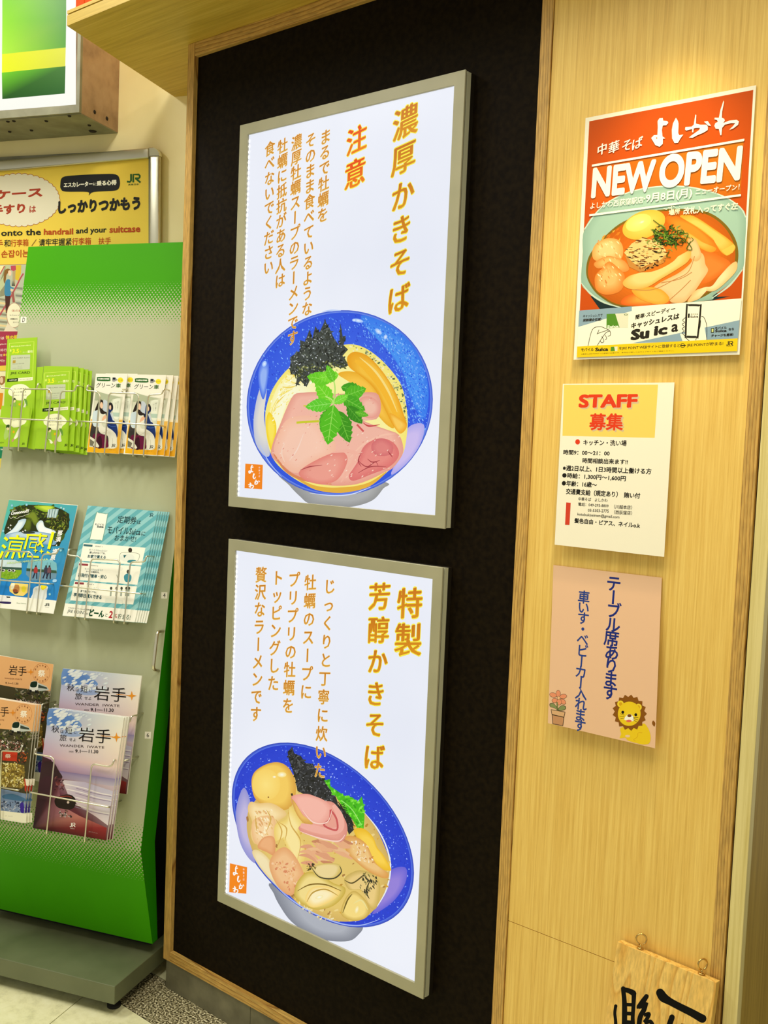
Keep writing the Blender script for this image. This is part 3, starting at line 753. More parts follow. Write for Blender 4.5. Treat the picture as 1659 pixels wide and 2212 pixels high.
# seaweed
nori = [(430, 520), (446, 440), (500, 408), (498, 340), (530, 350), (560, 270), (576, 330), (596, 250), (622, 290), (658, 214), (690, 272), (716, 330), (748, 372), (756, 230), (772, 320), (792, 310), (776, 372), (806, 400), (770, 440), (812, 500), (760, 520), (700, 500), (640, 560), (560, 600), (540, 640), (500, 600), (470, 640), (480, 560), (440, 560)]
A.poly(nori, (62, 68, 62))
A.scatter(nori, 360, (5, 18), [(40, 46, 40), (24, 28, 24), (92, 100, 96), (70, 78, 66), (56, 60, 50)], 7, .4)
A.scatter(nori, 150, (2, 6), [(226, 230, 236), (180, 186, 186), (150, 156, 140)], 8, .6)
A.scatter([(440, 520), (640, 480), (800, 460), (790, 520), (640, 570), (480, 600)], 120, (5, 13), [(98, 104, 44), (60, 68, 28), (186, 190, 130), (40, 48, 26)], 9, .45)
# bamboo shoots
A.spl([(742, 560), (800, 538), (880, 556), (960, 620), (1010, 700), (1060, 800), (1100, 900), (1050, 880), (980, 800), (900, 690), (840, 620)], (240, 178, 40), hl=((255, 200, 70), -8, -10, .6))
A.spl([(805, 440), (850, 414), (930, 440), (1010, 520), (1080, 620), (1130, 720), (1160, 810), (1182, 890), (1140, 938), (1090, 880), (1040, 780), (980, 660), (900, 580), (820, 520), (800, 480)], (238, 164, 24), hl=((252, 196, 60), 10, -14, .62))
A.line([(850, 470), (940, 530), (1030, 650), (1090, 770), (1130, 880)], 46, (252, 188, 44), True, (.3, 1.2, 1, .8, .2))
A.line([(880, 450), (980, 540), (1060, 660), (1120, 800)], 14, (255, 226, 130), True, (.2, 1, 1, .2))
A.spl([(1070, 810), (1120, 830), (1182, 888), (1140, 938), (1100, 890)], (244, 172, 40), hl=((255, 206, 90), 0, 0, .5))
# ham
ham = [(458, 690), (520, 676), (600, 672), (700, 684), (880, 678), (940, 672), (1000, 690), (1016, 780), (985, 846), (900, 850), (960, 880), (1060, 915), (1130, 945), (1158, 1020), (1150, 1080), (1090, 1160), (1040, 1185), (960, 1226), (860, 1262), (740, 1272), (620, 1262), (500, 1230), (420, 1180), (350, 1120), (312, 1070), (330, 980), (370, 880), (410, 780)]
A.spl(ham, (234, 160, 140), n=3, hl=((246, 186, 164), -10, -10, .86))
A.spl([(330, 1060), (360, 940), (430, 840), (600, 830), (700, 940), (720, 1060), (600, 1120), (480, 1190), (400, 1150)], (248, 190, 160), hl=((252, 204, 178), -10, 0, .6))
A.line([(330, 1070), (410, 1175), (520, 1232), (700, 1262)], 18, (222, 136, 90), True, (.4, 1, 1, .3))
A.spl([(490, 1190), (560, 1130), (700, 1064), (780, 1060), (800, 1120), (740, 1230), (640, 1262), (540, 1240)], (232, 134, 120), hl=((240, 160, 142), -6, 10, .6))
A.spl([(870, 1110), (900, 1030), (960, 980), (1040, 970), (1110, 1010), (1130, 1080), (1070, 1150), (950, 1200), (840, 1240), (810, 1210), (840, 1160)], (224, 116, 112), hl=((236, 140, 130), 10, -20, .6))
A.spl([(960, 1000), (1020, 968), (1090, 1010), (1080, 1070), (1000, 1080), (960, 1050)], (216, 112, 112), hl=((228, 132, 126), 0, 0, .5))
A.spl([(880, 720), (940, 700), (1000, 740), (1006, 800), (960, 840), (900, 820)], (238, 160, 142), hl=((248, 194, 170), 0, 0, .5))
for p in ([(500, 1172), (560, 1150), (640, 1140)], [(868, 1105), (890, 1130), (930, 1150), (980, 1120), (1000, 1150)], [(930, 1100), (960, 1120), (1010, 1110)], [(870, 1190), (950, 1150), (1050, 1150)], [(1060, 1050), (1090, 1090)], [(890, 1060), (870, 1110), (890, 1150)]):
    A.line(p, 7, (166, 60, 66), True, (.3, 1, .3))
A.line([(820, 1090), (900, 1010), (1020, 950), (1110, 940)], 12, (250, 196, 170), True, (.3, 1, 1, .2))
A.line([(700, 1060), (800, 1050), (860, 1080), (800, 1180), (760, 1250)], 22, (246, 182, 160), True, (.3, 1, 1.4, 1, .3))
A.line([(400, 1000), (380, 1060), (400, 1120)], 10, (250, 214, 190), True, (.3, 1, .3)); A.line([(520, 940), (480, 1040), (430, 1110)], 8, (252, 220, 200), True, (.3, 1, .3))
A.scatter(ham, 170, (2, 9), [(252, 214, 190), (236, 158, 136), (226, 140, 124), (255, 226, 206)], 10, .4, -35)
A.line([(900, 868), (940, 890), (1010, 880)], 12, (206, 70, 74), True, (.2, 1, .2)); A.line([(862, 880), (905, 925)], 12, (214, 88, 84), False)
# herb
A.line([(475, 868), (560, 862), (620, 858)], 14, (206, 206, 40), True); A.line([(520, 760), (620, 762), (690, 740)], 9, (216, 206, 60), True)
leaf(A, 705, 745, 175, -128, (110, 214, 30), (170, 236, 90), .6); leaf(A, 700, 600, 160, 190, (104, 206, 28), (150, 230, 80), .62); leaf(A, 745, 560, 130, 170, (122, 220, 40), (170, 240, 100), .7)
leaf(A, 715, 610, 120, 248, (96, 196, 24), (150, 230, 90), .5)
leaf(A, 760, 640, 150, 10, (60, 160, 20), (110, 200, 60), .6); leaf(A, 780, 700, 150, -20, (84, 186, 26), (140, 220, 80), .7); leaf(A, 760, 700, 180, 30, (70, 172, 24), (130, 210, 70), .55)
leaf(A, 740, 790, 220, 70, (58, 150, 16), (120, 200, 60), .55); leaf(A, 800, 760, 150, 50, (50, 140, 16), (100, 180, 50), .6); leaf(A, 690, 770, 170, 110, (70, 170, 20), (130, 210, 70), .5)
leaf(A, 712, 752, 260, 98, (84, 190, 22), (150, 224, 84), .56); leaf(A, 700, 745, 170, 172, (96, 206, 40), (160, 236, 110), .56); leaf(A, 712, 745, 110, -30, (120, 220, 50), (170, 240, 110), .55)
leaf(A, 850, 800, 90, 15, (90, 180, 30), (150, 220, 80), .5)
A.line([(712, 752), (722, 660), (715, 600)], 9, (186, 232, 110), True); A.line([(712, 752), (700, 720), (660, 700)], 8, (190, 236, 120), True)
# speculars on rim
for p in ((870, 215, 34, 12, 12), (1000, 285, 26, 14, 40), (845, 212, 14, 10, 0), (1045, 320, 12, 16, 20), (270, 492, 14, 20, 20)): A.ell(p[0], p[1], p[2], p[3], (240, 248, 255), (150, 190, 255), rot=p[4], n=12)
A.line([(640, 158), (700, 150), (760, 150)], 12, (190, 210, 250), True, (.2, 1, .2))
A.line([(560, 1318), (700, 1334), (830, 1325), (950, 1280)], 7, (214, 226, 255), True, (.3, 1, 1, .3)); A.line([(240, 1010), (300, 1120), (380, 1215)], 7, (180, 200, 250), True, (.3, 1, .3))
logo(A, 148, 1130, 112, 165)
A.view(*A1); A.g('title_lettering')
for c, x, y, s in (('濃', 1172, 395, 214), ('厚', 1160, 626, 206), ('か', 1155, 862, 196), ('き', 1145, 1080, 190), ('そ', 1138, 1296, 190), ('ば', 1128, 1525, 190)): A.ch(c, x, y, s, ORG, 0, .2, HAL, nib=.022)
A.g('caution_lettering')
for c, x, y, s in (('注', 860, 508, 182), ('意', 850, 722, 190)): A.ch(c, x, y, s, ((244, 130, 20), (236, 70, 10)), 0, .2, HAL, nib=.024)
A.g('body_lettering')
K_ = dict(nib=.020, skew=.2, halo=HSM)
A.vt('まるで牡蠣を', 661, 490, 643, 990, 100, SML, **K_)
A.vt('そのまま食べているような', 567, 512, 543, 1590, 98, SML, **K_)
A.vt('濃厚牡蠣スープのラーメンです', 476, 525, 450, 1777, 98, SML, **K_)
A.vt('牡蠣に抵抗がある人は', 387, 548, 370, 1410, 96, SML, **K_)
A.vt('食べないでください', 305, 565, 296, 1325, 96, SML, **K_)
A.build(r1)

# --- lower menu
r2, A = lightbox('menu_lightbox', 'lower backlit ramen menu with a yellow egg, oysters and dumplings in a blue bowl',
    [(497, 1163), (956.5, 1228), (913.5, 2161), (466, 1943)], [(512, 1188), (934.5, 1252.5), (894.5, 2124), (480.5, 1927)], 'backlit menu boxes on the black panel')
A.view(*B2); A.g('printed_bowl')
A.spl([(440, 1030), (450, 1100), (490, 1180), (560, 1275), (680, 1360), (790, 1397), (930, 1400), (995, 1355), (1020, 1312), (1000, 1260), (800, 1150)], (134, 138, 150), hl=((176, 180, 190), 20, 0, .6))
A.ell(763, 722, 583, 592, (60, 90, 232), (26, 58, 206), rho=.41, n=64)
A.ell(763, 722, 583, 592, (90, 124, 236), (34, 60, 180), rho=.41, n=64, r0=.972)
rim2 = [(763 + 560 * math.cos(t), 722 + 568 * (.41 * math.cos(t) + .912 * math.sin(t))) for t in [i * math.pi / 16 for i in range(32)]]
A.scatter(rim2, 2200, (2, 7), [(30, 64, 220), (20, 48, 200), (110, 150, 250), (70, 110, 240), (160, 186, 255)], 13, .6)
A.spl([(205, 600), (225, 480), (262, 420), (300, 520), (285, 640), (300, 800), (330, 900), (280, 860), (230, 760)], (150, 150, 214), hl=((196, 186, 224), 0, 0, .5))
A.spl([(1180, 960), (1290, 930), (1290, 1030), (1210, 1150), (1080, 1230), (1140, 1120)], (108, 100, 214), hl=((150, 130, 220), 0, 0, .5))
soup = [(276, 640), (300, 540), (420, 420), (600, 330), (760, 380), (900, 480), (1030, 580), (1110, 690), (1190, 880), (1196, 960), (1170, 1080), (1100, 1190), (1010, 1262), (880, 1276), (760, 1250), (640, 1190), (540, 1100), (420, 980), (330, 860), (286, 740)]
A.spl(soup, (214, 178, 96), hl=((232, 200, 110), 0, 0, .8))
A.line([(1030, 580), (1110, 680), (1170, 800), (1196, 930), (1170, 1070), (1110, 1180)], 9, (236, 240, 240), True, (.3, 1, 1, 1, 1, .5))
A.scatter(soup, 260, (6, 20), [(222, 170, 60), (190, 140, 50), (240, 214, 140), (170, 120, 60), (236, 200, 96)], 14, .5)
nori = [(545, 240), (536, 190), (566, 160), (580, 200), (622, 216), (650, 260), (700, 268), (716, 300), (770, 350), (800, 420), (842, 470), (864, 530), (900, 560), (950, 620), (960, 690), (930, 720), (900, 640), (840, 560), (780, 520), (720, 500), (660, 470), (600, 440), (590, 380), (570, 310)]
A.poly(nori, (36, 38, 42))
A.scatter(nori, 260, (5, 20), [(20, 22, 26), (60, 62, 66), (44, 46, 52), (84, 86, 88), (12, 14, 16)], 15, .35)
A.scatter(nori, 80, (2, 6), [(190, 190, 190), (140, 140, 150), (110, 110, 110)], 16, .5)
gl = [(770, 370), (806, 372), (812, 410), (850, 436), (900, 470), (950, 480), (985, 510), (1012, 474), (1024, 530), (1030, 600), (1022, 700), (990, 690), (950, 620), (900, 560), (850, 480), (800, 420)]
A.poly(gl, (70, 190, 20)); A.scatter(gl, 70, (6, 18), [(110, 224, 40), (50, 160, 16), (90, 206, 30), (140, 236, 80)], 17, .5)
A.line([(880, 500), (950, 560), (1010, 660)], 6, (160, 236, 110), True)
for i in range(14): A.line([(860 + i * 6, 510 + i * 11), (880 + i * 5, 530 + i * 9), (900 + i * 5, 522 + i * 11)], 5, (24, 26, 22), True)
# egg
A.spl([(306, 400), (318, 330), (370, 284), (440, 258), (500, 262), (550, 300), (582, 370), (590, 440), (576, 510), (540, 556), (480, 560), (400, 540), (330, 490)], (222, 166, 66), hl=((248, 206, 96), -20, -10, .78))
A.ell(400, 400, 90, 100, (255, 228, 130), (250, 212, 104), n=24); A.ell(500, 336, 30, 18, (255, 255, 240), (252, 224, 130), n=14); A.ell(452, 350, 12, 8, (255, 255, 255), (252, 226, 140), n=10)
A.ell(414, 480, 5, 5, (140, 90, 40)); A.line([(562, 456), (575, 490)], 12, (60, 48, 30))
# bamboo right
A.spl([(960, 690), (1020, 680), (1080, 730), (1110, 800), (1150, 850), (1196, 930), (1190, 952), (1120, 930), (1050, 850), (1000, 770)], (242, 190, 40), hl=((255, 214, 80), 0, 0, .6))
A.spl([(900, 740), (960, 730), (1040, 780), (1100, 900), (1180, 970), (1160, 1000), (1060, 960), (960, 880), (910, 820)], (226, 160, 80), hl=((244, 200, 130), 0, 0, .6))
A.scatter([(920, 750), (1040, 780), (1100, 900), (1000, 900)], 50, (4, 12), [(255, 246, 220), (206, 130, 60), (250, 220, 170)], 18, .5)
# dumplings
D_ = [([(282, 560), (300, 510), (350, 520), (420, 516), (480, 540), (530, 590), (470, 640), (440, 700), (380, 740), (330, 780), (300, 720), (310, 640)], (238, 200, 130), (252, 226, 168)),
      ([(310, 640), (380, 600), (450, 610), (460, 700), (440, 790), (380, 800), (320, 760)], (240, 190, 130), (250, 214, 160)),
      ([(530, 620), (552, 540), (600, 590), (630, 640), (610, 700), (640, 790), (650, 860), (610, 950), (580, 900), (540, 820), (500, 740), (460, 760), (456, 660)], (240, 208, 110), (254, 232, 156)),
      ([(345, 800), (380, 740), (440, 730), (460, 780), (450, 850), (400, 830)], (228, 156, 100), (240, 178, 124)),
      ([(310, 830), (350, 820), (420, 880), (440, 960), (480, 1060), (400, 980), (340, 900)], (238, 212, 150), (248, 230, 180)),
      ([(420, 900), (460, 830), (520, 800), (580, 850), (630, 940), (640, 1000), (600, 1050), (560, 1110), (490, 1070), (440, 990)], (234, 168, 110), (246, 196, 140))]
for pts, c0, c1 in D_: A.spl(pts, c0, hl=(c1, -6, -8, .6)); 
A.scatter([(320, 560), (450, 560), (440, 700), (340, 760)], 60, (4, 16), [(255, 240, 196), (234, 190, 120), (226, 170, 110)], 19, .5, 50)
for p in ([(460, 620), (500, 700), (470, 800)], [(540, 560), (560, 660), (620, 760), (600, 880)], [(480, 640), (530, 680), (520, 760)], [(400, 560), (430, 620), (400, 700)], [(330, 600), (340, 700)]): A.line(p, 9, (214, 170, 80), True, (.2, 1, .2))
A.scatter([(430, 900), (600, 880), (620, 1000), (560, 1090)], 60, (4, 14), [(222, 140, 96), (250, 206, 160), (240, 180, 120)], 20, .6)
# shredded and folded meat
for i in range(26):
    rr = random.Random(40 + i); x, y = rr.uniform(660, 900), rr.uniform(740, 930)
    A.line([(x - 60, y - 20), (x, y + rr.uniform(-24, 24)), (x + 60, y + 30)], rr.uniform(18, 40), rr.choice([(226, 160, 120), (240, 190, 140), (204, 136, 96), (236, 176, 130)]), True, (.2, 1, .3))
A.spl([(560, 480), (600, 462), (680, 462), (760, 500), (830, 515), (880, 580), (915, 650), (918, 710), (890, 760), (850, 766), (740, 740), (650, 716), (606, 680), (640, 650), (700, 650), (620, 600), (575, 540)], (226, 146, 130), hl=((238, 164, 144), 0, 0, .8))
A.spl([(566, 484), (600, 462), (690, 468), (780, 505), (822, 560), (800, 620), (750, 664), (690, 650), (640, 600), (590, 550)], (240, 164, 146), hl=((250, 186, 168), 0, -6, .7))
A.spl([(562, 492), (590, 520), (640, 600), (700, 650), (640, 645), (590, 580)], (214, 160, 70), hl=((240, 190, 100), 0, 0, .5))
A.line([(830, 530), (870, 600), (872, 680), (800, 700), (700, 680), (620, 660)], 44, (246, 178, 160), True, (.5, 1, 1, 1, 1.1, .6))
A.line([(812, 560), (806, 620), (770, 660), (850, 690), (850, 620), (812, 560)], 12, (206, 88, 88), True)
A.line([(630, 560), (700, 640), (790, 640), (822, 560)], 7, (255, 220, 200), True, (.3, 1, 1, .3))
A.line([(620, 700), (740, 742), (860, 762), (905, 720)], 9, (255, 214, 196), True, (.3, 1, 1, .3))
# oysters
O_ = [([(580, 1090), (600, 1020), (660, 960), (740, 970), (830, 1030), (905, 1060), (890, 1120), (820, 1180), (720, 1200), (640, 1170), (590, 1130)], (206, 176, 72), (246, 222, 140)),
      ([(690, 930), (760, 905), (850, 905), (880, 930), (850, 990), (780, 1010), (720, 980)], (214, 186, 96), (240, 216, 150)),
      ([(880, 1230), (905, 1130), (960, 1080), (1020, 1120), (1062, 1190), (1040, 1250), (960, 1272)], (206, 172, 80), (248, 220, 130)),
      ([(900, 1000), (980, 950), (1060, 960), (1110, 1000), (1130, 1060), (1110, 1180), (1070, 1190), (1010, 1080), (930, 1070)], (206, 176, 90), (238, 206, 130))]
for pts, c0, c1 in O_: A.spl(pts, c0, hl=(c1, -4, 0, .72))
A.spl([(650, 1130), (690, 1060), (780, 1050), (870, 1080), (840, 1130), (740, 1180), (680, 1180)], (250, 214, 120), hl=((255, 240, 190), -10, 0, .5))
for p, c in (([(600, 1080), (680, 1040), (780, 1040), (880, 1080)], (130, 100, 30)), ([(660, 1150), (700, 1090), (780, 1070), (860, 1110)], (190, 150, 60)), ([(690, 930), (740, 990), (830, 1000), (880, 960), (870, 920)], (70, 64, 40)), ([(900, 1010), (950, 1030), (1010, 990), (1040, 960)], (90, 76, 36)), ([(890, 1220), (920, 1140), (950, 1100)], (110, 90, 30)), ([(1070, 1000), (1040, 1080), (1060, 1130)], (60, 56, 30)), ([(960, 1160), (1010, 1140), (1050, 1200)], (240, 226, 150))):
    A.line(p, 9, c, True, (.3, 1, 1, .3))
A.scatter([(1030, 970), (1110, 990), (1100, 1060), (1040, 1110), (1000, 1060)], 50, (5, 15), [(50, 50, 34), (96, 90, 50), (30, 34, 26), (140, 130, 70)], 22, .4, 70)
A.scatter([(640, 920), (700, 900), (720, 930), (660, 960)], 16, (4, 12), [(60, 56, 30), (120, 100, 40)], 23, .5)
A.ell(740, 1120, 26, 12, (255, 255, 240), (250, 232, 160), rot=-15, n=12); A.ell(980, 1200, 12, 26, (255, 250, 220), (248, 224, 140), rot=15, n=12)
A.scatter([(600, 1150), (760, 1240), (900, 1280), (740, 1256), (640, 1200)], 30, (5, 14), [(240, 226, 180), (220, 190, 90)], 24, .5)
A.line([(420, 1000), (540, 1120), (680, 1210), (860, 1285), (1000, 1300), (1130, 1260)], 7, (170, 190, 246), True, (.3, 1, 1, 1, 1, .3))
logo(A, 168, 903, 110, 195, 2.6)
A.view(*B1); A.g('title_lettering')
for c, x, y, s in (('特', 1318, 482, 210), ('製', 1308, 716, 226), ('芳', 1125, 440, 186), ('醇', 1118, 654, 182), ('か', 1112, 855, 172), ('き', 1100, 1062, 172), ('そ', 1096, 1260, 172), ('ば', 1090, 1468, 176)): A.ch(c, x, y, s, ORG, 0, .16, HAL, nib=.024)
A.g('body_lettering')
K_ = dict(nib=.020, skew=.16, halo=HSM)
A.vt('じっくりと丁寧に炊いた', 806, 375, 742, 1554, 104, SML, **K_)
A.vt('牡蠣のスープに', 683, 350, 655, 1050, 106, SML, **K_)
A.vt('プリプリの牡蠣を', 578, 332, 540, 1138, 106, SML, **K_)
A.vt('トッピングした', 474, 320, 445, 995, 106, SML, **K_)
A.vt('贅沢なラーメンです', 367, 300, 333, 1192, 106, SML, **K_)
A.build(r2)
# ------------------------------------------------------------------ notices on the pale wood
def sheet(name, label, cat, surf, corners, thick, m, group=None, artmat='gloss', edge=None):
    o = solid(name, surf, corners, -thick, 0, m, None, surf.P(*corners[3]), edge=edge)
    meta(o, label, cat, group)
    return o, Art(surf, 0.0, artmat)
N_1 = (1180, 150, 3.463); N_2 = (1180, 380, 3.463); S_1 = (1160, 800, 4.879); K_1 = (1160, 1200, 4.879)
CRM = (255, 250, 232)
# ramen opening poster (hangs from its top edge, bottom lifted off the wall)
sp_ = tiltwall(-0.002, (1450, 220), .016)
o, A = sheet('opening_poster', 'orange ramen poster reading NEW OPEN, uppermost notice on the pale wood wall', 'poster', sp_, [(1265, 255), (1633.5, 184), (1597.5, 766), (1239, 777)], .0005, M['film'])
A.view(*N_1); A.g('printed_background')
P2 = lambda x, y: (x, y + (380 - 150) * 3.463)   # second crop to first-crop coordinates
A.poly([(322, 388), (1549, 153), P2(1460, 918), P2(250, 1008)], (196, 78, 8))
A.poly([(345, 730), (1476, 537), (1452, 960), (330, 1100)], None, [(206, 96, 10), (198, 116, 18), (196, 104, 14), (204, 84, 8)])
A.g('printed_bowl'); A.view(*N_2)
A.poly([(420, 985), (560, 940), (1380, 900), (1290, 920), (1240, 932), (400, 995)], (30, 50, 50))
A.poly([(330, 900), (400, 996), (640, 972), (1250, 932), (1300, 880), (900, 850)], (24, 44, 46))
bowl = [(262, 800), (272, 600), (285, 400), (420, 225), (620, 120), (860, 76), (1100, 86), (1320, 150), (1450, 235), (1493, 310), (1484, 560), (1468, 700), (1370, 810), (1250, 895), (1240, 925), (1060, 950), (900, 980), (640, 985), (430, 940), (320, 870)]
A.spl(bowl, (142, 176, 160), hl=((158, 192, 176), 0, 0, .9))
A.line([(262, 800), (330, 880), (430, 945), (560, 985)], 14, (196, 216, 200), True, (.4, 1, 1, .5)); A.line([(1240, 915), (1370, 820), (1468, 700)], 14, (196, 216, 200), True, (.4, 1, .5))
A.line([(285, 400), (420, 228), (620, 122), (860, 78), (1100, 88), (1320, 150), (1450, 235), (1492, 310)], 9, (196, 218, 204), True)
A.spl([(298, 700), (330, 580), (440, 450), (580, 340), (800, 262), (1000, 246), (1200, 268), (1340, 360), (1425, 500), (1432, 650), (1375, 745), (1250, 860), (1100, 935), (850, 975), (560, 978), (400, 900), (320, 800)], (122, 96, 18))
A.spl([(312, 700), (345, 590), (450, 460), (590, 352), (800, 275), (1000, 262), (1190, 285), (1320, 370), (1400, 500), (1410, 640), (1350, 735), (1230, 850), (1090, 925), (850, 965), (570, 968), (410, 890), (330, 790)], (190, 92, 12), hl=((226, 116, 24), 60, 60, .55))
A.spl([(600, 900), (760, 850), (900, 880), (920, 950), (820, 972), (620, 970), (560, 950)], (232, 100, 26), hl=((250, 160, 60), 40, -10, .6))
A.spl([(1160, 560), (1300, 600), (1380, 660), (1300, 740), (1200, 800), (1140, 780)], (226, 110, 30), hl=((240, 130, 50), 0, 0, .5))
A.scatter([(380, 480), (560, 370), (560, 480), (420, 560)], 30, (6, 22), [(240, 170, 60), (226, 130, 30), (206, 110, 20)], 31, .3, -50)
# bamboo
A.spl([(895, 312), (960, 300), (1080, 340), (1180, 410), (1270, 500), (1300, 550), (1260, 572), (1150, 520), (1060, 450), (940, 390)], (224, 110, 20), hl=((240, 140, 40), -10, -6, .6))
A.spl([(950, 380), (1060, 420), (1180, 500), (1270, 540), (1230, 572), (1130, 530), (1020, 460)], (236, 150, 40), hl=((248, 180, 80), 0, -4, .5))
A.spl([(1000, 300), (1060, 288), (1140, 320), (1260, 400), (1360, 470), (1414, 528), (1396, 570), (1350, 596), (1300, 560), (1260, 490), (1150, 400), (1040, 330)], (236, 158, 44), hl=((250, 196, 96), -6, -10, .6))
A.poly([(1310, 560), (1400, 510), (1414, 530), (1396, 572), (1350, 597)], (250, 190, 80))
# dumplings
for pts, c0, c1 in (([(345, 560), (380, 500), (460, 466), (540, 480), (575, 540), (560, 620), (480, 640), (400, 640), (352, 620)], (226, 160, 84), (246, 200, 134)),
    ([(360, 650), (450, 600), (520, 610), (590, 640), (620, 700), (560, 720), (450, 690), (380, 690)], (220, 140, 66), (240, 180, 104)),
    ([(362, 800), (370, 740), (420, 690), (470, 640), (540, 690), (585, 740), (580, 820), (540, 870), (450, 890), (380, 860)], (222, 130, 50), (246, 184, 112))):
    A.spl(pts, c0, hl=(c1, -8, -14, .5))
A.scatter([(380, 500), (540, 490), (560, 620), (580, 800), (450, 860), (370, 800), (400, 640)], 60, (4, 20), [(252, 214, 150), (232, 164, 90), (214, 130, 56), (255, 230, 180)], 32, .35, 60)
# egg
A.ell(730, 365, 168, 100, (246, 216, 112), (220, 178, 62), rot=-22, n=36); A.ell(690, 350, 100, 60, (252, 230, 140), (244, 212, 106), rot=-22); A.ell(715, 345, 22, 10, (255, 248, 220), (250, 226, 140), rot=-25, n=12)
# chicken slices
A.spl([(850, 800), (1000, 720), (1090, 640), (1120, 560), (1175, 590), (1190, 660), (1210, 710), (1160, 790), (1120, 850), (1075, 900), (1030, 945), (950, 950), (920, 930), (880, 890), (800, 850)], (230, 184, 126), hl=((240, 202, 150), 0, 0, .7))
A.spl([(640, 850), (760, 830), (860, 850), (920, 910), (900, 950), (820, 960), (700, 920)], (240, 160, 50), hl=((250, 180, 76), 0, 0, .6))
A.spl([(1060, 480), (1110, 470), (1140, 520), (1160, 600), (1120, 640), (1070, 600)], (226, 170, 110), hl=((240, 196, 140), 0, 0, .6))
A.spl([(1080, 900), (1130, 850), (1240, 830), (1350, 690), (1420, 640), (1425, 700), (1370, 770), (1260, 860), (1160, 860), (1150, 915), (1060, 945)], (232, 190, 126), hl=((250, 222, 170), 0, 0, .5))
for p in ([(640, 850), (800, 850), (950, 780), (1060, 720), (1110, 600)], [(920, 930), (1010, 850), (1080, 780)], [(860, 800), (1000, 770), (1090, 720)]): A.line(p, 5, (190, 130, 70), True)
A.spl([(575, 790), (640, 740), (760, 730), (880, 690), (1000, 620), (1060, 560), (1085, 570), (1060, 640), (960, 710), (860, 770), (760, 830), (660, 850), (590, 830)], (232, 176, 84), hl=((248, 208, 132), -4, -8, .7))
# charred square
A.poly([(590, 600), (620, 680), (700, 718), (730, 712), (880, 650), (905, 600), (850, 560), (640, 560)], (196, 134, 60))
sq = [(582, 575), (640, 505), (720, 462), (800, 480), (862, 505), (905, 580), (860, 625), (770, 660), (700, 690), (640, 640)]
A.poly(sq, (232, 196, 124)); A.scatter(sq, 70, (6, 26), [(40, 20, 8), (120, 66, 20), (70, 36, 12), (166, 104, 40)], 33, .22, 5); A.scatter(sq, 40, (3, 9), [(250, 224, 160), (206, 150, 80)], 34, .5)
A.scatter([(640, 640), (720, 690), (900, 610), (880, 650), (720, 712)], 24, (5, 16), [(60, 36, 14), (230, 180, 100), (150, 96, 40)], 35, .4)
# shredded greens
rg = random.Random(5)
for i in range(130):
    x, y = rg.gauss(910, 62), rg.gauss(465, 38); a = rg.uniform(0, 6.28); L = rg.uniform(30, 70)
    A.line([(x, y), (x + L * .5 * math.cos(a), y + L * .4 * math.sin(a)), (x + L * math.cos(a + .7), y + L * .7 * math.sin(a + .7))], rg.uniform(5, 12), rg.choice([(36, 70, 10), (70, 110, 26), (24, 46, 8), (110, 140, 40), (140, 160, 70)]), True, (.3, 1, .4))
for p in ([(800, 330), (840, 360), (880, 390), (900, 450)], [(1010, 480), (1060, 500), (1090, 550), (1050, 545), (1080, 490)], [(790, 400), (850, 440), (800, 470)], [(920, 560), (900, 600), (930, 610)], [(1000, 440), (1060, 430), (1040, 480)]): A.line(p, 6, (60, 96, 20), True)
A.scatter([(870, 230), (1000, 225), (1000, 250), (880, 252)], 14, (3, 9), [(240, 240, 220)], 36)
A.up(4)
# lettering
A.view(*N_1); A.g('lettering')
def bs(pts, w, tp=None): A.line(pts, w, CRM, True, tp)
# brush written shop name
A.view(1390, 200, 4.327)
for q_ in ([(150,240),(180,238),(185,262),(222,265),(232,282),(215,305),(180,308),(172,350),(178,410),(205,428),(182,432),(180,480),(150,507),(110,490),(72,425),(98,398),(130,396),(134,330),(132,265)],
    [(303,235),(322,265),(328,290),(325,380),(335,398),(372,392),(345,430),(322,470),(290,472),(268,430),(265,350),(275,290)],
    [(388,345),(392,322),(450,318),(470,300),(485,205),(494,210),(490,290),(530,300),(590,300),(602,320),(600,350),(560,375),(500,400),(460,422),(425,420),(450,400),(520,350),(530,330),(490,330),(470,335),(465,372),(455,370),(455,340),(400,355)],
    [(566,272),(600,265),(632,312),(605,308)],
    [(748,75),(753,90),(735,180),(732,235),(755,245),(760,262),(745,285),(800,262),(870,255),(892,268),(885,300),(840,335),(802,348),(840,310),(858,285),(820,285),(760,300),(735,330),(728,400),(718,398),(705,340),(675,338),(662,310),(672,285),(695,275),(690,258),(664,250),(665,235),(705,235),(720,160)]):
    A.poly(q_, CRM)
A.poly([(118,415),(132,424),(120,436)], (216, 92, 14)); A.view(*N_1)
for c, x, y, s_ in (('中', 418, 595, 80), ('華', 506, 580, 84), ('そ', 604, 566, 84), ('ば', 680, 552, 84)): A.ch(c, x, y, s_ * 1.1, CRM, 0, .2, nib=.02)
A.poly([(342, 712), (1482, 518), (1480, 536), (341, 728)], CRM)
A.ht('NEW', 342, 852, 815, 790, 232, CRM, .042); A.ht('OPEN', 846, 768, 1460, 698, 256, CRM, .042)
A.ht('よしかわ西荻窪駅店', 330, 1022, 726, 973, 50, CRM, .012); A.ht('·9月8日(月)', 728, 972, 1092, 925, 78, CRM, .022); A.ht('ニューオープン！', 1118, 915, 1446, 876, 44, CRM, .014)
A.poly([(322, 1084), (1456, 932), (1456, 948), (322, 1099)], CRM)
A.ht('場所', 916, 1072, 1000, 1060, 44, (255, 246, 200), .03); A.ht('改札入ってすぐ左', 1026, 1060, 1434, 1018, 56, (255, 246, 214), .03)
A.view(*N_2); A.g('payment_banner')
BK = (40, 36, 26)
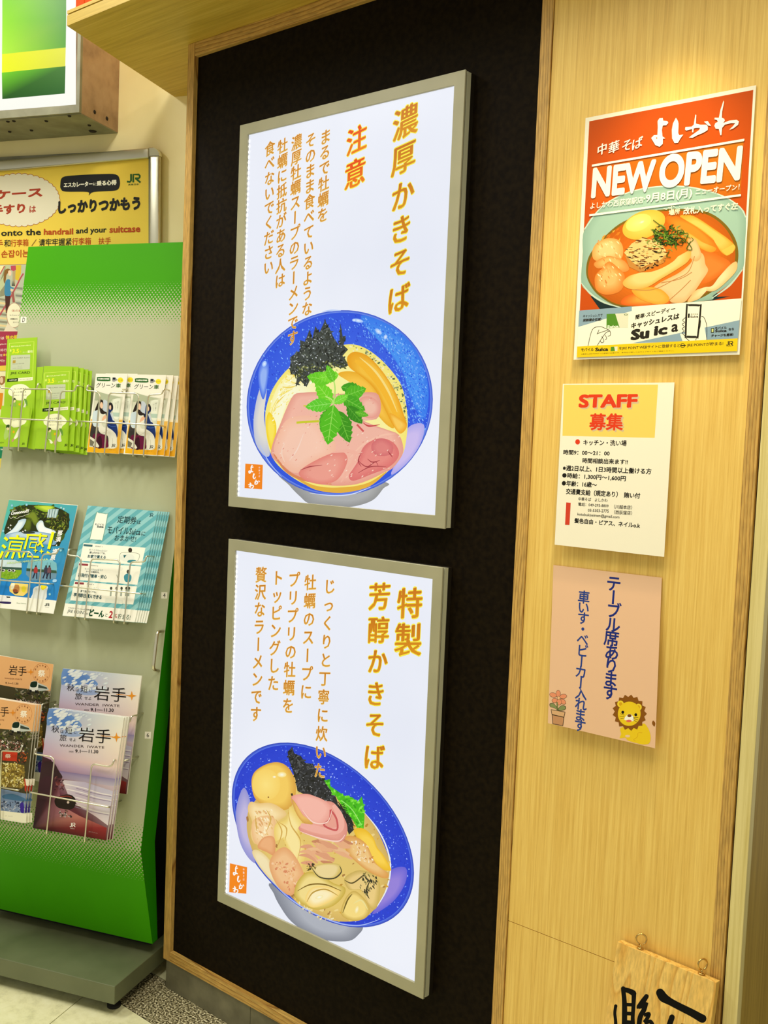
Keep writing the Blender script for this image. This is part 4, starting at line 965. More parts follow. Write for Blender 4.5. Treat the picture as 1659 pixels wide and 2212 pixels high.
A.poly([(246, 1008), (1461, 916), (1430, 1218), (231, 1278)], (255, 250, 226))
A.poly([(246, 1008), (640, 976), (640, 1010), (240, 1130)], (140, 168, 186)); A.poly([(640, 1252), (1447, 1078), (1434, 1216), (900, 1243)], (140, 168, 186))
A.poly([(1000, 1180), (1040, 1180), (1140, 1234), (1020, 1238)], (255, 250, 226)); A.poly([(1150, 1050), (1170, 1050), (1200, 1228), (1080, 1234)], (255, 250, 226))
A.ht('キャッシュレスで', 275, 1050, 420, 1042, 22, BK, .03, .15); A.ht('接触機会低減!', 275, 1080, 412, 1072, 24, BK, .04, .15)
A.ht('簡単·スピーディー', 665, 1058, 965, 992, 38, BK, .035, .2); A.ht('キャッシュレスは', 634, 1125, 996, 1048, 46, BK, .045, .2)
A.ht('Su', 632, 1192, 772, 1172, 84, BK, .06, .1); A.ht('a', 936, 1140, 988, 1134, 60, BK, .03, .1)
A.ht('ic', 806, 1160, 908, 1148, 74, BK, .05, .1); A.ht('ic', 810, 1160, 905, 1148, 67, (255, 250, 226), .015, .1)
A.poly([(452, 1033), (516, 1031), (548, 1134), (450, 1140)], (84, 140, 40)); A.poly([(516, 1031), (616, 1025), (610, 1136), (548, 1134)], (226, 226, 200)); A.ht('Suica', 455, 1128, 542, 1124, 20, (250, 250, 230), .04); A.ell(596, 1038, 13, 7, (80, 110, 60)); A.ell(596, 1038, 8, 4, (226, 226, 200))
for p in ([(312, 1272), (345, 1150), (400, 1128), (440, 1140), (475, 1160), (480, 1190), (460, 1200)], [(380, 1185), (395, 1150)], [(380, 1180), (470, 1150)], [(380, 1270), (440, 1180), (475, 1160)], [(440, 1190), (452, 1215), (440, 1225)], [(415, 1200), (432, 1235), (415, 1248), (404, 1235)]): A.line(p, 4, BK, True)
A.spl([(1045, 975), (1060, 960), (1150, 962), (1162, 980), (1140, 1200), (1125, 1212), (1045, 1210), (1036, 1195)], BK, n=3); A.spl([(1058, 985), (1070, 975), (1140, 977), (1148, 990), (1128, 1188), (1118, 1196), (1055, 1194), (1050, 1185)], (255, 250, 226), n=3)
A.ht('モバイル', 1082, 1036, 1136, 1034, 15, BK, .03); A.ht('Suica', 1078, 1054, 1138, 1052, 16, BK, .04); A.poly([(1060, 1030), (1074, 1030), (1072, 1062), (1058, 1062)], BK)
for p in ([(1040, 1060), (1020, 1080), (1036, 1096), (1016, 1110), (1034, 1128), (1016, 1142), (1032, 1160), (1016, 1172), (1030, 1190), (1040, 1200)], [(1160, 1050), (1180, 1060), (1200, 1120), (1200, 1226)], [(1155, 1080), (1150, 1130), (1130, 1190), (1118, 1230)], [(1036, 1205), (1070, 1234)]): A.line(p, 4, BK, True)
A.ht('モバイル', 1262, 1140, 1350, 1134, 20, BK, .035); A.ht('Suica', 1262, 1160, 1350, 1156, 20, BK, .04); A.ht('なら', 1364, 1147, 1404, 1144, 20, BK, .035); A.ht('チャージも簡単!', 1234, 1196, 1400, 1186, 22, BK, .035, .15)
A.poly([(1232, 1140), (1256, 1138), (1254, 1172), (1232, 1174)], BK); A.poly([(1237, 1145), (1251, 1144), (1250, 1167), (1237, 1168)], (210, 220, 140))
A.poly([(232, 1276), (1432, 1215), (1428, 1311), (228, 1358)], (240, 204, 20))
A.ht('モバイル', 260, 1301, 356, 1297, 26, BK, .03); A.ht('Suica', 366, 1299, 464, 1295, 28, BK, .05)
A.poly([(484, 1278), (508, 1277), (514, 1310), (480, 1312)], (84, 140, 40)); A.poly([(508, 1277), (534, 1276), (532, 1309), (514, 1310)], (230, 230, 200))
A.ht('をJRE POINT WEBサイトに登録すると', 544, 1291, 1000, 1270, 30, BK, .015); A.ell(1020, 1269, 17, 17, BK); A.ell(1020, 1269, 12, 12, (240, 204, 20)); A.poly([(1006, 1265), (1044, 1263), (1044, 1272), (1006, 1274)], BK)
A.ht('JRE POINTが貯まる!', 1052, 1268, 1324, 1255, 30, BK, .015); A.ht('※事前にJRE POINTへの登録が必要です。条件など詳しくはウェブサイトをご確認ください。', 262, 1334, 955, 1308, 10, BK)
def jr(A, x, y, w, h, col, g=None):
    A.line([(x + w * .30, y - h * .5), (x + w * .30, y + h * .28), (x + w * .22, y + h * .44), (x, y + h * .40)], w * .13, col)
    A.line([(x + w * .46, y + h * .5), (x + w * .46, y - h * .43), (x + w * .86, y - h * .43), (x + w * .93, y - h * .30), (x + w * .93, y - h * .12), (x + w * .86, y + h * .02), (x + w * .60, y + h * .02)], w * .13, col)
    A.line([(x + w * .62, y + h * .02), (x + w * .98, y + h * .5)], w * .13, col)
jr(A, 1346, 1252, 52, 32, BK); A.ht('JR東日本', 1348, 1274, 1396, 1272, 8, BK)
A.build(o)

# staff wanted notice
ss = tiltwall(-0.002, (1336, 828), .045)
o, A = sheet('staff_notice', 'cream staff recruitment notice with red STAFF heading, below the orange ramen poster', 'notice', ss, [(1215.8, 829.3), (1457, 826), (1434.5, 1203), (1198, 1176.5)], .0005, M['film'])
A.view(*S_1); A.g('heading_band')
A.poly([(284, 152), (1276, 150), (1240, 712), (268, 690)], (248, 214, 106))
RD = (226, 62, 26); SH = (216, 190, 150); BK = (26, 22, 14)
A.g('lettering')
A.ht('STAFF', 452, 338, 1072, 340, 146, SH, .05); A.ht('STAFF', 440, 326, 1060, 322, 146, RD, .05)
A.ht('募集', 566, 556, 925, 562, 182, SH, .03); A.ht('募集', 551, 542, 910, 545, 182, RD, .03)
A.ell(428, 754, 25, 28, RD); A.ht('キッチン・洗い場', 488, 760, 945, 768, 62, BK, .025)
for t, x0, y0, x1, y1, h in (('時間9：00〜21：00', 278, 862, 766, 875, 56), ('時間相談出来ます!!', 478, 950, 958, 966, 56), ('※週2日以上、1日3時間以上働ける方', 272, 1028, 1206, 1066, 62), ('●時給：1,300円〜1,600円', 266, 1106, 936, 1142, 60), ('●年齢：16歳〜', 262, 1188, 632, 1208, 60), ('交通費支給（規定あり）', 306, 1275, 852, 1308, 64), ('賄い付', 916, 1314, 1088, 1322, 60), ('髪色自由・ピアス、ネイルo.k', 394, 1582, 1086, 1636, 56)):
    A.ht(t, x0, y0, x1, y1, h, BK, .03)
for t, x0, y0, x1, y1, h in (('中華そば　よしかわ', 436, 1354, 744, 1372, 38), ('電話：049-293-8809', 434, 1410, 754, 1428, 38), ('（川越本店）', 812, 1436, 1002, 1446, 44), ('03-5303-2775', 536, 1474, 756, 1484, 32), ('（西荻窪店）', 812, 1494, 1002, 1504, 44), ('kotobukiseimen@gmail.com', 426, 1518, 868, 1550, 40)):
    A.ht(t, x0, y0, x1, y1, h, BK, .012)
A.g('red_bar'); A.poly([(308, 1392), (355, 1396), (342, 1630), (295, 1628)], (214, 66, 40))
A.build(o)

# pink notice
sk = tiltwall(-0.002, (1313, 1233), .05)
o, A = sheet('seating_notice', 'pink notice in blue vertical writing with a lion and a potted flower, lowest paper notice', 'notice', sk, [(1195.5, 1220.5), (1429.5, 1248), (1415, 1616.5), (1183.5, 1562)], .0005, M['pinkfilm'])
A.view(*K_1); A.g('lettering'); NV = (26, 44, 130); NV2 = (40, 66, 146)
for c, x, y in (('テ', 808, 295), ('ー', 805, 440), ('ブ', 808, 580), ('ル', 800, 728), ('席', 785, 870), ('あ', 788, 1018), ('り', 782, 1160), ('ま', 775, 1302), ('す', 768, 1442)): A.ch(c, x, y, 178, NV, .022, .02)
for c, x, y in (('車', 494, 438), ('い', 490, 548), ('す', 486, 660), ('・', 483, 775), ('ベ', 480, 885), ('ビ', 480, 1003), ('ー', 470, 1112), ('カ', 462, 1225), ('ー', 463, 1338), ('入', 464, 1452), ('れ', 462, 1566), ('ま', 455, 1680), ('す', 452, 1790)): A.ch(c, x, y, 146, NV2, .020, .02)
A.g('lion_drawing')
mane = []
for i in range(34):
    t = 2 * math.pi * i / 34; r_ = 1.0 if i % 2 == 0 else .86
    mane.append((976 + 182 * r_ * math.cos(t), 1656 + 192 * r_ * math.sin(t) + 12 * math.cos(t)))
YL = (242, 206, 30)
A.spl([(880, 1820), (980, 1790), (1080, 1800), (1130, 1770), (1180, 1840), (1198, 1920), (1180, 1980), (1120, 1992), (1060, 1980), (960, 1950), (930, 1920), (872, 1925), (886, 1880)], YL)
A.line([(1110, 1868), (1066, 1870), (1058, 1910), (1020, 1940), (1040, 1958)], 6, (226, 176, 20), True); A.ell(955, 1903, 26, 14, (240, 204, 170))
A.poly(mane, (140, 84, 14))
A.ell(880, 1564, 34, 36, YL, (248, 220, 60)); A.ell(1070, 1598, 34, 36, YL, (248, 220, 60)); A.ell(882, 1566, 18, 20, (222, 170, 20)); A.ell(1068, 1598, 18, 20, (222, 170, 20))
A.ell(972, 1668, 120, 128, (246, 214, 40), YL, rot=5, n=40)
A.spl([(940, 1690), (975, 1670), (1012, 1696), (1020, 1740), (985, 1745), (975, 1730), (940, 1738), (918, 1722)], (255, 252, 240)); A.ell(968, 1744, 28, 14, (232, 110, 90)); A.spl([(940, 1722), (975, 1722), (1000, 1740), (972, 1728), (944, 1736)], (255, 252, 240))
A.ell(974, 1688, 22, 16, (120, 66, 20)); A.ell(904, 1652, 15, 16, (14, 14, 14)); A.ell(1041, 1678, 15, 16, (14, 14, 14))
for p in ([(878, 1666), (922, 1684)], [(872, 1692), (922, 1700)], [(880, 1722), (926, 1712)], [(1014, 1706), (1068, 1706)], [(1012, 1716), (1066, 1732)], [(1008, 1728), (1056, 1756)]): A.line(p, 4, (50, 40, 10))
A.g('tail_tuft'); A.spl([(1224, 1740), (1246, 1766), (1236, 1802), (1212, 1770)], (140, 84, 14))
A.g('flower_drawing'); OL = (60, 44, 26)
for dx, dy, rx, ry, rt in ((-5, -42, 22, 36, 0), (-58, -30, 36, 22, 15), (48, -15, 36, 22, -10), (-42, 28, 28, 22, 0), (44, 40, 34, 22, 35), (5, 44, 24, 30, 0)):
    A.ell(228 + dx, 1500 + dy, rx + 3, ry + 3, OL, rot=rt); A.ell(228 + dx, 1500 + dy, rx, ry, (236, 150, 112), rot=rt)
A.ell(228, 1500, 17, 19, OL); A.ell(228, 1500, 14, 16, (244, 190, 140))
A.line([(212, 1545), (216, 1632)], 14, OL, True); A.line([(212, 1545), (216, 1632)], 9, (130, 140, 80), True)
for pts in ([(216, 1628), (180, 1606), (140, 1594), (134, 1562), (170, 1556), (204, 1590)], [(222, 1630), (250, 1636), (300, 1620), (300, 1588), (262, 1580), (232, 1600)]): A.spl(pts, OL); cx = sum(p[0] for p in pts) / 6; cy = sum(p[1] for p in pts) / 6; A.spl([(cx + (x - cx) * .88, cy + (y - cy) * .85) for x, y in pts], (134, 146, 92))
A.poly([(146, 1622), (298, 1648), (286, 1706), (274, 1796), (164, 1776), (156, 1680)], OL); A.poly([(152, 1628), (292, 1653), (281, 1700), (160, 1672)], (222, 176, 130)); A.poly([(162, 1682), (280, 1708), (269, 1790), (170, 1771)], (200, 146, 104))
A.build(o)

# wooden board at the lower right: hangs with its foot leaning out from the wall
bs_ = tiltwall(-0.0205, (1334, 2034), .16)
TLb, TRb = (1333.8, 2033.5), (1548, 2122.6)
BRb = (1548 - .14 * 250, 2372.6); BLb = (1333.8 - .158 * 262, 2296)
br_ = empty('wooden_signboard', bs_.P(*BLb)); meta(br_, 'pine hanging board with black brush writing and two metal eyes, bottom right corner', 'sign')
bo = solid('board', bs_, [TLb, TRb, BRb, BLb], -.0165, 0, M['pine'], br_)
md = bo.modifiers.new('edge', 'BEVEL'); md.width = .001; md.segments = 2
top_n = bs_.v
for px, py, ang in ((1379, 2048, .5), (1512.5, 2096, 1.0)):
    u_, v_ = bs_.ab(px, py); q0 = bs_.ab(*TLb); q1 = bs_.ab(*TRb); vt_ = q0[1] + (q1[1] - q0[1]) * (u_ - q0[0]) / (q1[0] - q0[0])
    base = bs_.at(u_, vt_, -.008); R0_ = .0088
    e_ = empty('screw_eye', (0, 0, 0)); e_['_o'] = br_['_o']; e_.parent = br_
    a1_ = bs_.u * math.cos(ang) - bs_.n * math.sin(ang); cc_ = base + top_n * .0165
    tube('ring', [cc_ + a1_ * R0_ * math.cos(t) + top_n * R0_ * math.sin(t) for t in [-math.pi / 2 + .3 + i * (2 * math.pi - .5) / 20 for i in range(21)]], .0016, M['brass'], e_)
    tube('shank', [base - top_n * .002, cc_ - top_n * R0_], .0017, M['brass'], e_)
    tube('washer', [base + top_n * .0018 + bs_.u * .0045 * math.cos(t) + bs_.n * .0045 * math.sin(t) for t in [i * math.pi / 6 for i in range(13)]], .0015, M['brass'], e_)
A = Art(bs_, .00003); A.view(1280, 2010, 2.975); A.g('brush_lettering'); INK = (4, 3, 2)
def ink(pts, w, tp=None, sm=True): A.line(pts, w, INK, sm, tp)
def blob(x, y, r_): A.ell(x, y, r_, r_ * 1.05, INK, n=14)
ink([(196, 372), (204, 450), (206, 530), (204, 640)], 34, (.8, .9, 1, 1)); blob(197, 374, 15); ink([(196, 378), (235, 388), (268, 406)], 36, (.8, .9, 1.1)); ink([(266, 402), (262, 500), (258, 560), (262, 640)], 28, (1.1, .9, .9, 1)); blob(266, 406, 16)
ink([(205, 476), (262, 478)], 22); ink([(205, 533), (262, 535)], 24); ink([(205, 588), (262, 592)], 26)
ink([(149, 484), (143, 530), (148, 580), (150, 640)], 26, (.8, .75, .8, 1)); blob(149, 486, 11)
ink([(346, 424), (325, 455), (302, 492), (300, 500)], 36, (.8, 1, 1.1, .7)); blob(346, 424, 15); blob(303, 488, 15)
ink([(350, 462), (330, 510), (305, 560), (296, 640)], 32, (.6, 1, 1, 1)); ink([(330, 545), (362, 536), (350, 566), (330, 590)], 28, (.8, .9, .9, .7)); ink([(335, 600), (370, 585), (388, 612)], 26, (.7, 1, 1))
ink([(434, 398), (455, 430), (500, 458), (560, 490), (640, 530), (706, 568)], 54, (1, 1.1, .85, .85, .9, 1)); blob(434, 400, 26); blob(706, 566, 26)
ink([(510, 560), (496, 600), (478, 660)], 40, (.9, .9, .8)); blob(510, 558, 18); ink([(585, 600), (575, 660)], 34, (.9, .9))
A.build(br_)
# ------------------------------------------------------------------ leaflets in the wire pockets
def leaflet(name, label, corners, d, lean, zref, thick, m, group=None):
    """booklet outline TL,TR,BR,BL in pixels; d = distance in front of the skin at height zref"""
    S = station(PN(zref) - d, lean, zref)
    o = solid(name, S, corners, -thick, 0, m, None, S.P(*corners[3]))
    meta(o, label, 'leaflet', group)
    return o, Art(S, 0.00005), S
G_ = (0, 720, 8.51); T_ = (180, 790, 7.54); F_ = (0, 1070, 8.195); E_5 = (0, 1400, 5.53); L1_ = (0, 500, 3.77); L2_ = (0, 1040, 3.77); L3_ = (0, 1400, 3.77)
DK = (30, 44, 20)

def green_art(A, ox, oy):
    """lime card leaflet print in the frame of the tallest leaflet, shifted by ox, oy (crop G units)"""
    X = lambda pts: [(x + ox, y + oy) for x, y in pts]
    A.view(*G_); A.g('printed_card')
    for a, b, c, d_ in (((170, 182), (628, 150), (627, 156), (171, 188)), ((170, 182), (177, 182), (142, 840), (135, 840)), ((621, 150), (628, 150), (604, 810), (597, 810))): A.poly(X([a, b, c, d_]), (222, 240, 110))
    A.poly(X([(208, 406), (548, 388), (556, 396), (548, 650), (540, 660), (200, 676), (192, 668), (200, 414)]), (196, 204, 176))
    A.poly(X([(236, 498), (288, 494), (284, 548), (230, 552)]), (180, 150, 60))
    A.g('lettering'); H = lambda t, x0, y0, x1, y1, h, c, b=.0: A.ht(t, x0 + ox, y0 + oy, x1 + ox, y1 + oy, h, c, b)
    H('最大で3.5%, JRE POINT が貯まる', 206, 246, 566, 220, 30, (238, 248, 170), .03); H('最', 180, 318, 212, 316, 46, (226, 244, 120), .03)
    H('3.5', 226, 330, 350, 324, 84, (244, 240, 40), .03); H('%', 362, 336, 392, 334, 34, (226, 226, 30)); H('ポイント', 418, 350, 500, 344, 24, (236, 246, 160), .03); H('還元!', 504, 338, 606, 330, 48, (244, 250, 190), .03)
    H('JRE CARD', 232, 462, 420, 452, 26, (120, 130, 104), .01); H('Suica', 440, 450, 544, 444, 20, (130, 140, 110), .01)
    H('0000 0000 0000 0000', 230, 568, 444, 552, 14, (120, 128, 100)); H('TARO JRE', 316, 606, 404, 602, 12, (130, 136, 110)); H('CARD MEMBER', 230, 646, 414, 638, 10, (130, 136, 110))
    H('JRE CARD', 190, 742, 554, 724, 56, DK, .01)
    A.poly(X([(133, 836), (332, 824), (328, 884), (129, 896)]), (24, 50, 12)); A.poly(X([(332, 824), (604, 802), (602, 862), (328, 884)]), (240, 240, 206))
    H('入会申込書', 165, 862, 306, 856, 24, (250, 250, 230), .02); H('はじめよう新生活', 368, 850, 574, 838, 20, (60, 66, 40))
    A.g('cartoon')
    A.spl(X([(150, 1070), (185, 1010), (240, 960), (340, 935), (440, 940), (520, 990), (570, 1050), (560, 1110), (500, 1160), (470, 1210), (380, 1235), (290, 1220), (240, 1170), (170, 1130)]), (246, 246, 212))
    H('もっと貯まる', 262, 1024, 480, 1014, 30, (60, 62, 40), .01); H('もっと使える', 250, 1084, 480, 1076, 30, (60, 62, 40), .01); H('お得なカード生活。', 230, 1142, 496, 1134, 20, (70, 70, 50))
    A.spl(X([(245, 1200), (280, 1200), (300, 1250), (290, 1300), (300, 1380), (270, 1400), (215, 1390), (200, 1320), (230, 1290)]), (150, 190, 90)); A.ell(262 + ox, 1240 + oy, 24, 34, (246, 224, 180)); A.spl(X([(236, 1200), (270, 1188), (296, 1220), (262, 1225), (245, 1260)]), (50, 70, 30))
    A.spl(X([(240, 1400), (290, 1420), (320, 1460), (300, 1485), (270, 1470), (262, 1430)]), (246, 246, 220)); A.ell(358 + ox, 1306 + oy, 19, 24, (240, 190, 30))
    A.spl(X([(440, 1210), (480, 1230), (500, 1280), (470, 1340), (480, 1440), (420, 1446), (400, 1400), (450, 1300)]), (240, 240, 214)); A.spl(X([(440, 1205), (480, 1212), (504, 1270), (498, 1340), (470, 1290), (450, 1240)]), (110, 160, 70))
    A.spl(X([(340, 1440), (380, 1410), (400, 1430), (380, 1490), (345, 1500)]), (206, 170, 130)); A.line(X([(200, 1310), (196, 1360), (220, 1400), (235, 1460)]), 5, DK, True)
    H('VIEW', 70, 1596, 165, 1592, 26, (60, 76, 20)); jr(A, 528 + ox, 1510 + oy, 60, 44, DK)
lg = 'lime green card leaflets in the top left pocket'
# front row of lime leaflets: a tall one, a lower one behind at its left, and the stack at the right
def gl_(label, pts, d, ox, oy, art=True):
    o, A, S = leaflet('card_leaflet', label, [(p[0] / 8.51, 720 + p[1] / 8.51) for p in pts], d, .15, 1.36, .0012, M['limepaper'], lg)
    if art: green_art(A, ox, oy); A.build(o)
    return o
gl_('tall lime green card leaflet standing higher than the others in its wire pocket', [(136, 108), (684, 72), (622, 1590), (60, 1560)], .034, 0, 0)
gl_('lime green card leaflet at the left photo edge, in front of the tallest one', [(-50, 640), (560, 610), (489, 2090), (-120, 2060)], .0285, -148, 510) if False else None
oL = gl_('low lime green card leaflet in front of the tall one, at the left photo edge', [(30, 1330), (600, 1370), (488, 2094), (-70, 2080)], .040, -110, 500, False)
A = Art(station(PN(1.36) - .040, .15, 1.36), .00005); A.view(*G_); A.g('cartoon')
A.spl([(50, 1572), (150, 1560), (460, 1585), (465, 1650), (400, 1690), (350, 1720), (250, 1730), (200, 1700), (130, 1690), (75, 1650)], (246, 246, 212))
A.ht('お得なカード', 220, 1606, 350, 1602, 22, (80, 80, 56)); A.spl([(110, 1700), (160, 1690), (180, 1740), (150, 1800), (160, 1880), (90, 1960), (70, 1880), (90, 1790)], (176, 210, 110)); A.ell(145, 1750, 24, 30, (246, 224, 180)); A.spl([(110, 1740), (120, 1690), (172, 1680), (168, 1730), (130, 1730)], (60, 90, 40))
A.ell(250, 1812, 20, 24, (240, 190, 30)); A.spl([(280, 1870), (330, 1770), (350, 1750), (330, 1900), (250, 1950)], (246, 246, 220)); A.spl([(215, 1970), (250, 1930), (262, 1950), (230, 2000)], (206, 150, 130)); A.ht('VIEW', -10, 2012, 72, 2008, 26, (60, 76, 20)); jr(A, 400, 2030, 52, 40, DK); A.build(oL)
gl_('lime green card leaflet squeezed between the tall one and the right-hand stack', [(676, 622), (800, 614), (640, 2140), (505, 2110)], .031, 0, 0, False)
oR = gl_('front lime green card leaflet of the right-hand stack in the top left pocket', [(810, 600), (1330, 612), (1240, 2160), (634, 2120)], .037, 650, 545)
for i, (dx, dl) in enumerate(((.016, 'second'), (.030, 'third'), (.041, 'fourth'), (.050, 'rearmost'))):
    c = copy_tree(oR, E1 * dx + N1 * (.0042 * (i + 1)) + Vector((0, 0, -.003 * i)), dl + ' lime green card leaflet of the right-hand stack, its right edge showing')

# green car leaflets, two stacks
def train_art(A, ox, oy):
    X = lambda pts: [(x + ox, y + oy) for x, y in pts]
    A.view(*T_); A.g('printed_photo')
    A.poly(X([(118, 820), (60, 1405), (575, 1435), (640, 860), (600, 830), (140, 800)]), None, [(255, 244, 214), (238, 176, 20), (236, 176, 40), (255, 240, 206), (255, 250, 230), (255, 250, 230)])
    A.poly(X([(128, 870), (60, 1405), (575, 1435), (640, 880)]), None, [(240, 176, 40), (244, 186, 20), (236, 170, 30), (238, 190, 90)])
    A.spl(X([(206, 408), (300, 440), (600, 500), (640, 520), (610, 700), (580, 900), (550, 1200), (530, 1340), (300, 1340), (110, 1320), (100, 1290), (140, 900), (180, 560)]), (214, 216, 196))
    A.poly(X([(208, 408), (400, 470), (620, 520), (480, 545), (430, 620), (180, 560)]), (178, 186, 158))
    A.spl(X([(490, 560), (600, 540), (590, 700), (575, 860), (500, 850), (480, 700)]), (232, 236, 220)); A.poly(X([(480, 760), (590, 765), (580, 830), (490, 825)]), (180, 204, 190))
    A.poly(X([(190, 580), (240, 560), (230, 640), (175, 720)]), (226, 226, 206)); A.spl(X([(330, 560), (400, 600), (420, 760), (380, 760), (310, 720)]), (200, 210, 224))
    A.spl(X([(240, 1000), (180, 980), (140, 940), (110, 1180), (220, 1240), (400, 1260), (420, 1180), (330, 1060)]), (60, 56, 54))
    A.spl(X([(170, 1110), (330, 1120), (380, 1180), (400, 1330), (180, 1330), (150, 1240)]), (104, 20, 60))
    A.spl(X([(230, 1180), (290, 1150), (300, 1330), (220, 1330)]), (60, 20, 34)); A.poly(X([(110, 1150), (190, 1200), (260, 1310), (240, 1335), (110, 1280)]), (232, 230, 212)); A.poly(X([(105, 1190), (180, 1240), (150, 1310), (105, 1300)]), (120, 116, 96))
    A.spl(X([(400, 640), (450, 610), (485, 660), (480, 720), (450, 760), (480, 860), (540, 960), (560, 1080), (545, 1170), (480, 1060), (400, 1000), (380, 900)]), (26, 50, 116)); A.spl(X([(420, 610), (460, 605), (485, 660), (470, 715), (440, 700)]), (36, 32, 36)); A.ell(437 + ox, 680 + oy, 17, 40, (246, 206, 180)); A.poly(X([(430, 760), (470, 770), (500, 900), (480, 890)]), (206, 218, 236)); A.line(X([(400, 960), (460, 990), (530, 985)]), 10, (60, 100, 180), True)
    A.spl(X([(160, 760), (220, 730), (320, 770), (380, 830), (360, 920), (300, 930), (330, 1000), (400, 1010), (480, 1060), (530, 1120), (545, 1200), (530, 1330), (420, 1330), (400, 1150), (300, 1110), (250, 1060), (240, 1000), (180, 990), (150, 930)]), (238, 236, 222))
    A.spl(X([(160, 760), (230, 728), (260, 800), (240, 900), (260, 980), (200, 990), (150, 940)]), (206, 222, 232)); A.line(X([(280, 1110), (340, 1090), (400, 1050)]), 6, (190, 184, 160), True); A.line(X([(470, 1180), (480, 1240), (460, 1330)]), 5, (190, 184, 160), True)
    A.spl(X([(240, 600), (270, 550), (320, 570), (322, 640), (310, 700), (340, 740), (380, 760), (330, 790), (280, 770), (262, 690), (230, 720), (190, 730), (215, 650)]), (44, 32, 26)); A.ell(296 + ox, 645 + oy, 25, 52, (248, 206, 176))
    A.spl(X([(330, 820), (380, 800), (392, 830), (340, 880), (300, 890)]), (240, 186, 150)); A.poly(X([(356, 770), (390, 760), (392, 830), (375, 820)]), (30, 30, 40))
    A.g('lettering'); H = lambda t, x0, y0, x1, y1, h, c, b=.0: A.ht(t, x0 + ox, y0 + oy, x1 + ox, y1 + oy, h, c, b)
    A.spl(X([(224, 215), (238, 184), (420, 186), (438, 215), (424, 250), (238, 245)]), (40, 100, 40)); H('中央線快速·青梅線', 238, 214, 422, 216, 26, (250, 250, 236), .03)
    A.poly(X([(475, 190), (520, 190), (560, 232), (500, 262), (470, 255)]), (150, 150, 150)); A.poly(X([(480, 195), (522, 195), (520, 228), (474, 225)]), (24, 34, 44)); A.ell(604 + ox, 234 + oy, 45, 42, (246, 224, 40)); H('はじまる', 570, 236, 638, 236, 22, (90, 80, 20), .01)
    A.ht('グリーン', 210 + ox, 316 + oy, 520 + ox, 320 + oy, 82, (54, 58, 44), .0, .1, nib=.01); H('車', 530, 324, 612, 326, 70, (44, 96, 36), .02)
    jr(A, 455 + ox, 1300 + oy, 66, 52, (30, 30, 20))
    for i in range(5): A.ht('ひと息つける', 520 + ox + i * 1, 640 + oy, 522 + ox + i, 640 + oy, 2, (90, 90, 80)) if False else None
    A.vt('座って快適に', 566 + ox, 590 + oy, 556 + ox, 700 + oy, 20, (110, 112, 96)); A.vt('もっとラク', 530 + ox, 610 + oy, 520 + ox, 705 + oy, 18, (110, 112, 96))
    H('中央線快速·青梅線グリーン車サービス', 415, 1368, 520, 1372, 10, (120, 80, 20))
tg = 'train seat leaflets in the top right pocket'
def tr_(label, pts, d, ox, oy):
    o, A, S = leaflet('train_leaflet', label, [(180 + p[0] / 7.54, 790 + p[1] / 7.54) for p in pts], d, .162, 1.36, .0016, M['paper'], tg)
    train_art(A, ox, oy); A.build(o); return o
oA = tr_('front white and orange train leaflet of the left stack in the top right pocket', [(206, 128), (720, 136), (578, 1437), (55, 1407)], .036, 0, 0)
oB = tr_('front white and orange train leaflet of the right stack in the top right pocket', [(828, 142), (1350, 150), (1195, 1466), (655, 1437)], .040, 618, 22)
copy_tree(oA, E1 * .026 + N1 * .006 + Vector((0, 0, .0015)), 'rear white and orange train leaflet of the left stack, showing between both stacks')
for i, (dx, w_) in enumerate(((.018, 'second'), (.030, 'third'), (.044, 'rearmost'))):
    copy_tree(oB, E1 * dx + N1 * (.005 * (i + 1)) + Vector((0, 0, -.001 * i)), w_ + ' white and orange train leaflet of the right stack, its right edge showing')

# waterfall travel brochure
o, A, S = leaflet('travel_brochure', 'turquoise travel brochure with a waterfall photograph and big yellow characters', [(160 / 8.195, 1070 + 76 / 8.195), (1378 / 8.195, 1070 + 172 / 8.195), (940 / 8.195, 1070 + 2098 / 8.195), (-180, 1070 + 1960 / 8.195)][0:3] + [(-22, 1311)], .058, .31, .93, .003, M['paper'])
A.view(*F_); A.g('printed_photo')
A.poly([(160, 80), (1372, 182), (1000, 1866), (-90, 1755), (-110, 1240)], None, [(90, 186, 166), (74, 170, 190), (40, 130, 210), (30, 130, 220), (60, 170, 196)])
wf = [(65, 640), (130, 440), (190, 270), (280, 200), (450, 166), (700, 168), (940, 190), (1100, 250), (1226, 330), (1224, 560), (1110, 760), (1050, 900), (900, 900), (700, 840), (440, 740), (120, 800), (80, 680)]
A.poly(wf, (44, 52, 20))
A.scatter(wf[2:10] + [(1220, 560), (600, 560), (200, 420)], 170, (12, 44), [(60, 82, 20), (96, 120, 30), (30, 30, 12), (70, 60, 30), (40, 56, 16), (120, 140, 50)], 41, .5)
A.spl([(600, 190), (780, 180), (960, 200), (900, 260), (820, 300), (700, 260)], (120, 160, 30), hl=((200, 220, 70), 40, -10, .5))
A.spl([(520, 310), (580, 280), (640, 320), (690, 460), (660, 540), (600, 520), (540, 420), (440, 380)], (80, 96, 30), hl=((120, 138, 44), 0, -20, .6)); A.spl([(460, 440), (520, 410), (556, 450), (540, 600), (480, 640), (420, 600)], (70, 84, 22), hl=((96, 112, 30), 0, -10, .5))
A.poly([(850, 256), (900, 240), (1040, 240), (1020, 330), (990, 400), (830, 390)], (150, 180, 190)); 
for i in range(10): A.line([(860 + i * 17, 250), (856 + i * 15, 330), (842 + i * 16, 395)], 7, [(236, 246, 250), (90, 110, 110), (210, 230, 240)][i % 3], True)
